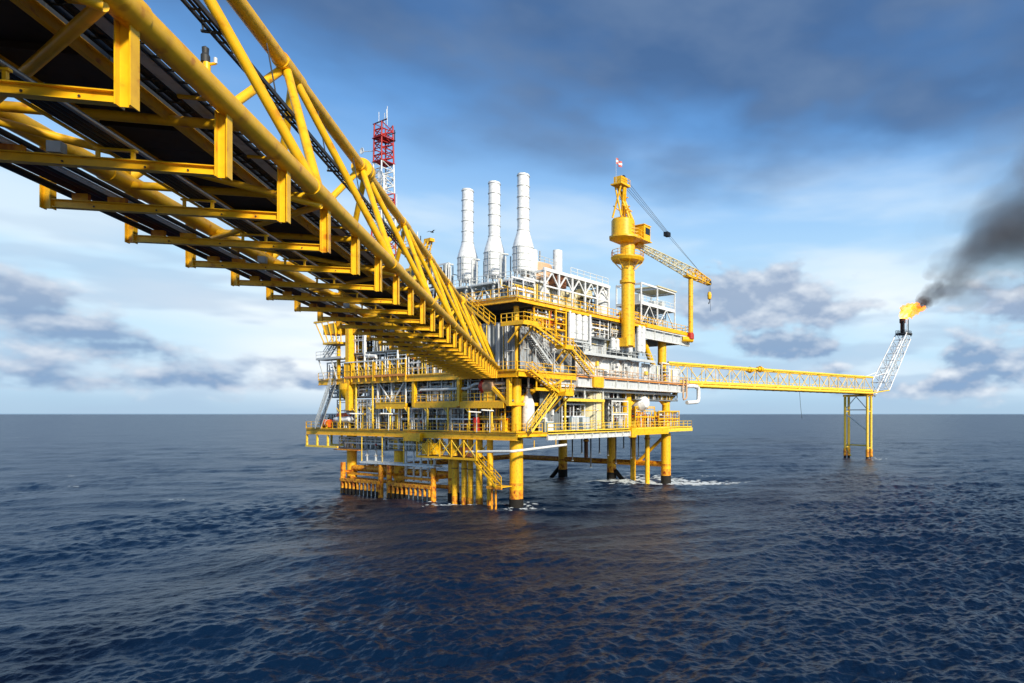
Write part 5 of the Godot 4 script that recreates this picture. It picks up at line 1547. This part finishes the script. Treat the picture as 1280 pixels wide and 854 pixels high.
func make_lower_things() -> void:
	thing("storage_tank", "large cream cylindrical tank on the lowest deck right of the dark pumps", "tank", PLAT, V(15.4, 0.9, H1))
	lathe("shell", V(15.4, 0.9, H1), [[0.0, 0.0], [2.35, 0.0], [2.35, 5.3], [2.1, 5.6], [0.0, 5.9]], "cream", 32)
	for h in [1.3, 2.8, 4.3]: lathe("hoop", V(15.4, 0.9, H1 + h), [[2.35, 0.0], [2.4, 0.0], [2.4, 0.1], [2.35, 0.1]], "yellow_pale", 32)
	ladder("ladder", V(14.2, -1.35, H1), V(14.2, -1.35, H1 + 5.4), Vector3(1, 0, 0), "light_grey")
	tube("outlet", V(16.4, -1.2, H1 + 0.7), V(16.4, -1.9, H1 + 0.7), 0.2, "mid_grey", 10)
	thing("bottle_tank", "narrow white bottle shaped tank beside the corner column on the lowest deck", "tank", PLAT, V(1.5, -0.9, H1))
	lathe("shell", V(1.5, -0.6, H1), [[0.0, 0.0], [0.75, 0.0], [0.8, 0.3], [0.8, 3.6], [0.5, 4.6], [0.25, 5.0], [0.25, 5.8], [0.0, 5.8]], "white_clean", 20)
	tube("neck_pipe", V(1.5, -0.6, H1 + 5.7), V(1.5, -0.6, H1 + 7.0), 0.14, "white", 10)
	thing("red_column", "slim red fire pump column behind the white bottle tank", "pump", PLAT, V(2.6, 0.4, H1))
	tube("column", V(2.6, 0.2, H1), V(2.6, 0.2, 15.4), 0.26, "red", 14)
	tube("head", V(2.6, 0.2, 15.4), V(2.6, 0.2, 16.0), 0.4, "dark_red", 14)
	thing("white_cabinet", "low white cabinet in front of the grey screen wall", "cabinet", PLAT, V(4.1, -1.7, H1))
	box("body", V(4.1, -1.62, H1 + 0.65), Vector3(1.3, 1.3, 0.7), "pale_blue")
	box("lid", V(4.1, -1.62, H1 + 1.34), Vector3(1.36, 0.08, 0.76), "white")
	box("door", V(4.1, -1.99, H1 + 0.6), Vector3(1.1, 1.0, 0.04), "white")
	thing("pipe_stand", "white pipe stand with cross bars beside the corner column", "stand", PLAT, V(2.9, -1.7, H1))
	for a in [2.3, 3.4]: bar("post", V(a, -1.7, H1), V(a, -1.7, H1 + 3.0), 0.12, 0.12, "cream")
	for h in [1.8, 2.4, 2.9]: bar("rung", V(2.1, -1.7, H1 + h), V(3.6, -1.7, H1 + h), 0.14, 0.14, "white_clean")
	for i in 2:
		thing("control_panel", ["left", "right"][i] + " pale blue control panel in front of the dark pumps", "panel", PLAT, V(9.6 + 2.3 * i, -1.4, H1), "pale blue control panels")
		box("body", V(9.6 + 2.3 * i, -1.3, H1 + 0.95), Vector3(1.6, 1.9, 0.5), "pale_blue")
		box("door", V(9.2 + 2.3 * i, -1.58, H1 + 0.95), Vector3(0.7, 1.7, 0.04), "light_grey")
		box("door", V(10.0 + 2.3 * i, -1.58, H1 + 0.95), Vector3(0.7, 1.7, 0.04), "light_grey")
	thing("ball_vessel", "white rounded vessel end under the plate girder left of the far leg", "vessel", PLAT, V(27.6, -1.0, 12.4))
	lathe("shell", V(27.6, 1.4, 13.9), [[0.0, -3.0], [0.8, -2.8], [1.35, -2.0], [1.5, -1.2], [1.5, 3.0], [0.0, 4.0]], "white_clean", 24, null, Basis(Vector3(1, 0, 0), -PI / 2))
	for z in [0.0, 2.5]: box("saddle", V(27.6, z, 11.2), Vector3(1.6, 2.9, 0.4), "yellow_rusty")
	# lifeboat and rafts at the far left end
	thing("lifeboat", "small white and orange lifeboat hung at the left end of the lowest deck", "lifeboat", PLAT, V(-1.0, 36.6, H1 + 1.0))
	lathe("hull", V(-1.0, 36.4, H1 + 1.5), [[0.0, -2.6], [0.45, -2.3], [0.75, -1.2], [0.8, 0.6], [0.6, 2.0], [0.0, 2.6]], "white_clean", 16, null, Basis(Vector3(1, 0, 0), PI / 2) * Basis.from_scale(Vector3(1.0, 1.0, 0.75)))
	lathe("canopy", V(-1.0, 36.4, H1 + 2.0), [[0.0, -1.8], [0.5, -1.4], [0.55, 0.8], [0.0, 1.6]], "orange", 14, null, Basis(Vector3(1, 0, 0), PI / 2))
	for b in [35.0, 38.0]: bar("cradle", V(-1.0, b, H1), V(-1.0, b, H1 + 1.1), 0.3, 0.3, "yellow")
	thing("raft_canister", "orange life raft canister behind the railing at the left tip of the lowest deck", "raft", PLAT, V(-1.2, 41.0, H1))
	tube("canister", V(-1.2, 40.0, H1 + 0.85), V(-1.2, 41.8, H1 + 0.85), 0.62, "orange", 18)
	for b in [40.4, 41.4]:
		lathe("strap", V(-1.2, b, H1 + 0.85), [[0.62, -0.06], [0.65, -0.06], [0.65, 0.06], [0.62, 0.06]], "white", 18, null, Basis(Vector3(1, 0, 0), PI / 2))
		box("cradle", V(-1.2, b, H1 + 0.14), Vector3(1.0, 0.28, 0.2), "yellow")
	# the big white pipes
	for p in [
		["bent white pipe coming down the left end of the platform", [V(-1.4, 30.4, H4 - 1.4), V(-1.4, 30.4, 20.9), V(-1.4, 27.4, 20.6)], 0.3, "white_clean"],
		["large white pipe loop hanging below the start of the flare bridge", [V(37.5, -1.8, 17.0), V(41.8, -2.2, 17.2), V(43.4, -2.2, 17.0), V(43.4, -2.2, 14.3), V(39.5, -2.0, 14.1)], 0.36, "white_clean"],
		["white standpipe loop at the far right end of the plate girder", [V(37.2, -2.6, 14.8), V(37.2, -2.6, 18.2), V(38.4, -2.6, 18.2), V(38.4, -2.6, 14.8), V(37.3, -2.6, 14.6)], 0.16, "peach"],
		["white pipe running under the main deck edge behind the yellow box frame", [V(-1.5, 0.6, 15.9), V(-1.5, 6.0, 16.0), V(-1.5, 7.2, 15.4), V(-1.5, 17.0, 15.4)], 0.2, "white"],
		["rust stained pipe along the underside of the plate girder", [V(8.0, -2.0, 15.9), V(20.0, -2.0, 15.9), V(36.5, -2.0, 15.9)], 0.14, "peach"],
		["grey header pipe just under the girder, below the rust stained pipe", [V(6.0, -1.6, 15.45), V(24.0, -1.6, 15.45), V(34.5, -1.6, 15.5)], 0.18, "light_grey"]]:
		thing("process_pipe", p[0], "pipe", PLAT, p[1][0])
		pipe("pipe", p[1], p[2], p[3], null, 12, 0.7)
		for k in 2:
			var c: Vector3 = (p[1][k] + p[1][k + 1]) / 2
			var d: Vector3 = (p[1][k + 1] - p[1][k]).normalized()
			tube("flange", c - d * 0.06, c + d * 0.06, p[2] + 0.1, "light_grey", 12)
	thing("red_barrel", "dark red upright barrel behind the railing under the bridge landing", "barrel", PLAT, V(-0.9, 6.0, H1))
	lathe("shell", V(-1.3, 5.9, H1), [[0.0, 0.0], [0.45, 0.0], [0.48, 0.1], [0.45, 0.6], [0.48, 0.65], [0.45, 1.2], [0.48, 1.9], [0.0, 1.95]], "red", 16)
	tube("bung", V(-1.3, 5.9, H1 + 1.9), V(-1.3, 5.9, H1 + 2.05), 0.1, "dark_grey", 8)
	thing("red_drum", "red and peach cooler drum hung under the bridge landing", "drum", PLAT, V(-1.0, 3.6, 15.4))
	tube("red_shell", V(-1.2, 4.6, 15.6), V(-1.2, 4.0, 15.6), 0.95, "red", 18)
	tube("pale_shell", V(-1.2, 4.0, 15.6), V(-1.2, 2.2, 15.6), 0.9, "peach", 18)
	box("saddle", V(-1.2, 3.2, 14.3), Vector3(1.2, 1.3, 1.6), "yellow_pale")

func make_access() -> void:
	# stairs
	stair("yellow stair from the top deck down to the corner landing, on the left face", V(-2.9, 6.4, H4), V(-2.9, 1.2, 23.2), 1.0, "yellow")
	stair("upper yellow stair slanting right from the corner landing across the right face", V(-0.6, -3.0, 23.2), V(5.0, -3.0, 21.0), 1.0, "yellow")
	stair("middle yellow stair slanting right down to the main deck across the right face", V(6.4, -3.0, 21.0), V(11.4, -3.0, H2 + 0.1), 1.0, "yellow")
	stair("yellow stair leading down from the main deck below the bridge landing at the corner", V(-0.8, -3.0, H2), V(4.2, -3.0, 14.8), 1.0, "yellow")
	stair("lowest yellow stair returning to the lowest deck beside the corner column", V(4.6, -2.9, 14.8), V(-0.6, -2.9, H1 + 0.1), 0.7, "yellow_pale")
	stair("grey stair behind the yellow ones against the ribbed corner wall", V(0.4, -1.7, 22.0), V(5.4, -1.7, H2 + 0.1), 0.9, "light_grey")
	for u in [[-2.0, -2.6, 2.4, 3.8, 23.2, "yellow corner stair landing below the top deck"], [5.7, -3.0, 1.6, 1.8, 21.0, "yellow stair landing halfway down the right face"], [4.9, -3.4, 1.6, 2.4, 14.8, "yellow stair landing below the main deck corner"]]:
		thing("stair_landing", u[5], "landing", PLAT, V(u[0], u[1], u[4]))
		box("floor_panel", V(u[0], u[1], u[4] - 0.06), Vector3(u[2], 0.1, u[3]), "grating")
		bar("edge_beam", V(u[0] - u[2] / 2, u[1] - u[3] / 2, u[4] - 0.2), V(u[0] + u[2] / 2, u[1] - u[3] / 2, u[4] - 0.2), 0.14, 0.4, "yellow")
		bar("edge_beam", V(u[0] - u[2] / 2, u[1] + u[3] / 2, u[4] - 0.2), V(u[0] - u[2] / 2, u[1] - u[3] / 2, u[4] - 0.2), 0.14, 0.4, "yellow")
		railing("handrail", [V(u[0] - u[2] / 2, u[1] + u[3] / 2, u[4]), V(u[0] - u[2] / 2, u[1] - u[3] / 2, u[4]), V(u[0] + u[2] / 2, u[1] - u[3] / 2, u[4])], "yellow", null, 1.1, 1.0, 0.04)
		for e in [[-1, -1], [1, -1]]:
			bar("prop", V(u[0] + e[0] * u[2] * 0.4, u[1] + e[1] * u[3] * 0.4, u[4] - 0.2), V(u[0] + e[0] * u[2] * 0.4, -1.6, u[4] - 2.4), 0.14, 0.14, "yellow")
	thing("corner_gallery", "yellow railed gallery with diagonal braces below the main deck corner", "gallery", PLAT, V(3.0, -2.6, H2 - 2.6))
	bar("sill_beam", V(0.6, -2.7, 15.2), V(7.6, -2.7, 15.2), 0.25, 0.4, "yellow")
	for a in [0.8, 3.0, 5.3, 7.4]: bar("post", V(a, -2.7, 15.4), V(a, -2.7, H2 - 0.7), 0.14, 0.14, "yellow")
	bar("diagonal_brace", V(3.0, -2.7, 15.4), V(5.9, -2.7, H2 - 0.8), 0.2, 0.2, "yellow")
	bar("diagonal_brace", V(3.0, -2.7, 15.4), V(0.6, -2.7, H2 - 0.8), 0.2, 0.2, "yellow")
	box("floor_panel", V(4.1, -1.9, 15.3), Vector3(7.0, 0.08, 1.5), "grating")
	# left end access tower
	thing("access_tower", "yellow access tower with slanting basket platform at the platform's left end", "tower", PLAT, V(-1.6, 37, H2))
	bar("column", V(-1.9, 33.4, 12.6), V(-1.9, 33.4, 26.0), 0.9, 0.9, "yellow_streaked")
	bar("column", V(-1.9, 36.4, H2), V(-1.9, 36.4, 22.6), 0.4, 0.4, "yellow")
	box("basket_floor", V(-1.6, 37.0, 23.0), Vector3(2.6, 0.3, 4.0), "yellow")
	bar("basket_rail", V(-2.8, 41.6, 26.5), V(-2.8, 33.6, 26.5), 0.2, 0.3, "yellow")
	bar("basket_rail", V(-0.4, 41.6, 26.5), V(-0.4, 33.6, 26.5), 0.2, 0.3, "yellow")
	for i in 5:
		var t := i / 4.0
		bar("basket_rib", V(-2.8, lerpf(38.8, 34.2, t), 23.1), V(-2.8, lerpf(41.2, 34.4, t), 26.4), 0.12, 0.12, "yellow_streaked")
	box("basket_box", V(-1.6, 37.6, 25.2), Vector3(2.2, 1.5, 3.2), "yellow")
	box("grey_walk", V(-1.7, 38.0, 20.65), Vector3(1.8, 0.18, 7.0), "light_grey")
	railing("walk_rail", [V(-2.6, 41.4, 20.75), V(-2.6, 34.6, 20.75)], "light_grey")
	for b in [36.0, 39.4]: bar("walk_prop", V(-2.4, b, H2), V(-2.4, b + 1.6, 20.55), 0.14, 0.14, "light_grey")
	lathe("hub", V(-1.2, 34.4, 14.4), [[0.0, 0.0], [1.0, 0.2], [1.6, 1.4], [1.6, 2.3], [0.0, 2.4]], "yellow_streaked", 14)
	stair("grey stair between the basket and the grey walkway at the left end", V(-2.0, 37.0, 23.0), V(-2.0, 39.8, 20.75), 0.8, "light_grey")
	stair("grey stair from the main deck down to the lowest deck at the left end", V(-2.6, 36.6, H2 - 0.6), V(-2.6, 41.0, H1 + 0.1), 0.8, "light_grey")
	# light fittings on poles
	var spots := [[1.0, -2.4, 20.6], [4.4, -2.4, 20.4], [-2.4, 2.2, 12.4], [-2.4, 4.6, 12.2], [9.0, -2.3, 12.6], [13.3, -2.3, 12.5], [-2.4, 23.0, 12.0], [-2.4, 30.5, 12.0]]
	var names := ["left of the two above the main deck corner", "right of the two above the main deck corner", "nearest the corner column on the lowest deck", "under the bridge landing on the lowest deck", "over the left pale blue control panel", "beside the cream tank", "half way along the lowest deck's left side", "near the lifeboat end of the lowest deck"]
	for i in spots.size():
		var p: Array = spots[i]
		thing("light_fitting", "white tube light fitting on a pole, " + names[i], "light fitting", PLAT, V(p[0], p[1], p[2] - 2.7), "tube light fittings on poles")
		var base: float = H2 if p[2] > 18 else H1
		tube("pole", V(p[0], p[1], base), V(p[0], p[1], p[2]), 0.05, "light_grey", 8)
		var out: Vector3 = Vector3(0.0, 0.35, 1.0) if p[0] > -1 else Vector3(-1.0, 0.35, 0)
		bar("lamp_housing", V(p[0], p[1], p[2]) + Vector3(0.5, 0.1, 0) - out * 0.1, V(p[0], p[1], p[2]) + out * 0.7 - Vector3(0.6, 0.1, 0), 0.22, 0.14, "white_clean")
	# gull
	thing("seabird", "dark seabird in flight left of the exhaust stacks", "bird", PLAT, V(-2, 17.0, 36.8))
	var g := V(-2, 14.0, 36.9)
	var mb := MB.new()
	mb.lathe(Vector3.ZERO, [[0.0, -0.35], [0.07, -0.2], [0.09, 0.05], [0.05, 0.25], [0.0, 0.36]], 8)
	put("body", mb.done(), "bird", Transform3D(Basis(Vector3(0, 0, 1), PI / 2), g - O))
	for s in [-1, 1]:
		var wb := MB.new()
		wb.quad(Vector3(-0.1, 0, 0), Vector3(0.14, 0, 0), Vector3(0.1, 0.22, 0.5 * s), Vector3(-0.06, 0.22, 0.5 * s))
		wb.quad(Vector3(-0.06, 0.22, 0.5 * s), Vector3(0.1, 0.22, 0.5 * s), Vector3(-0.05, 0.1, 1.0 * s), Vector3(-0.08, 0.1, 1.0 * s))
		put("wing", wb.done(), "bird", Transform3D(Basis(), g - O))

func make_foam() -> void:
	rng.seed = 5
	var b := MB.new()
	var spots := [[PLAT * V(35.6, 0.0, 0), 420, 2.0, 4.2, 1.5], [PLAT * V(35.6, 12.0, 0), 260, 4.5, 3.0, 1.4], [PLAT * V(34.6, 6.4, 0), 220, 0.0, 4.0, 1.4], [PLAT * V(35.6, 0.0, 0), 60, 8.0, 3.0, 0.8], [PLAT * V(0, 0.0, 0), 30, 0.5, 1.6, 1.3], [PLAT * V(-1.1, 8.0, 0), 40, 0.0, 4.0, 1.3], [FLAR * Vector3(68.0, 0, 3.0), 25, 0.0, 2.0, 1.2]]
	for s in spots:
		for i in s[1]:
			var x: float = s[0].x + s[2] + rng.randfn(0, s[3])
			var z: float = s[0].z + rng.randfn(0, s[4])
			var r := rng.randf_range(0.06, 0.4) * (1.0 if s[1] > 100 else 0.5)
			var dr := maxf((x * x + z * z) * 0.38 / 7488.0, 0.06)
			var k := b.v.size()
			var seg := 7
			b.v.append(Vector3(x, wave(x, z, dr) + 0.1, z)); b.n.append(Vector3.UP)
			for j in seg:
				var t := TAU * j / seg
				var q := r * rng.randf_range(0.6, 1.3)
				var px := x + cos(t) * q * 2.2
				var pz := z + sin(t) * q * 0.8
				b.v.append(Vector3(px, wave(px, pz, dr) + 0.03, pz)); b.n.append(Vector3.UP)
			for j in seg:
				b.ix.append_array(PackedInt32Array([k, k + 1 + j, k + 1 + (j + 1) % seg]))
	# a few small breaking crests
	for i in 34:
		var rr := rng.randf_range(110.0, 480.0)
		var an := deg_to_rad(rng.randf_range(-47.0, 29.0))
		var x := rr * sin(an)
		var z := -rr * cos(an)
		var dr := maxf(rr * rr * 0.38 / 7488.0, 0.06)
		for m in 5:
			var px := x + rng.randfn(0, 0.006 * rr)
			var pz := z + rng.randfn(0, 0.1)
			var r := rng.randf_range(0.02, 0.05) * (1.0 + rr / 90.0)
			var k := b.v.size()
			b.v.append(Vector3(px, wave(px, pz, dr) + 0.08, pz)); b.n.append(Vector3.UP)
			for j in 6:
				var t := TAU * j / 6
				b.v.append(Vector3(px + cos(t) * r * 2.5, wave(px, pz, dr) + 0.02, pz + sin(t) * r)); b.n.append(Vector3.UP)
			for j in 6:
				b.ix.append_array(PackedInt32Array([k, k + 1 + j, k + 1 + (j + 1) % 6]))
	var o := MeshInstance3D.new()
	o.name = "sea_foam"
	o.mesh = b.done()
	var m := StandardMaterial3D.new()
	m.resource_name = "sea_foam"
	m.albedo_color = Color(0.82, 0.86, 0.88)
	m.roughness = 0.9
	o.material_override = m
	o.set_meta("kind", "stuff")
	o.set_meta("label", "white foam around the far right leg and on small wave crests")
	add_child(o)


# ---------------------------------------------------------------- the scene
func _ready() -> void:
	PLAT = Transform3D(Basis(Vector3(0.5175, 0, -0.8557), Vector3.UP, Vector3(0.8557, 0, 0.5175)), Vector3(-20.9, 0, -79.7))
	BRID = Transform3D(Basis(Vector3(0.9779, 0, -0.2093), Vector3.UP, Vector3(0.2093, 0, 0.9779)), Vector3.ZERO)
	FLAR = Transform3D(Basis(Vector3(0.7474, 0, -0.6644), Vector3.UP, Vector3(0.6644, 0, 0.7474)), Vector3(-0.8, 0, -122.0))
	make_light()
	make_materials()
	make_sea()
	make_substructure()
	make_decks()
	make_walls()
	make_bridge()
	make_flare()
	make_stacks()
	make_cranes()
	make_mast()
	make_upper_things()
	make_cylinders()
	make_lower_things()
	make_access()
	make_skids()
	make_foam()
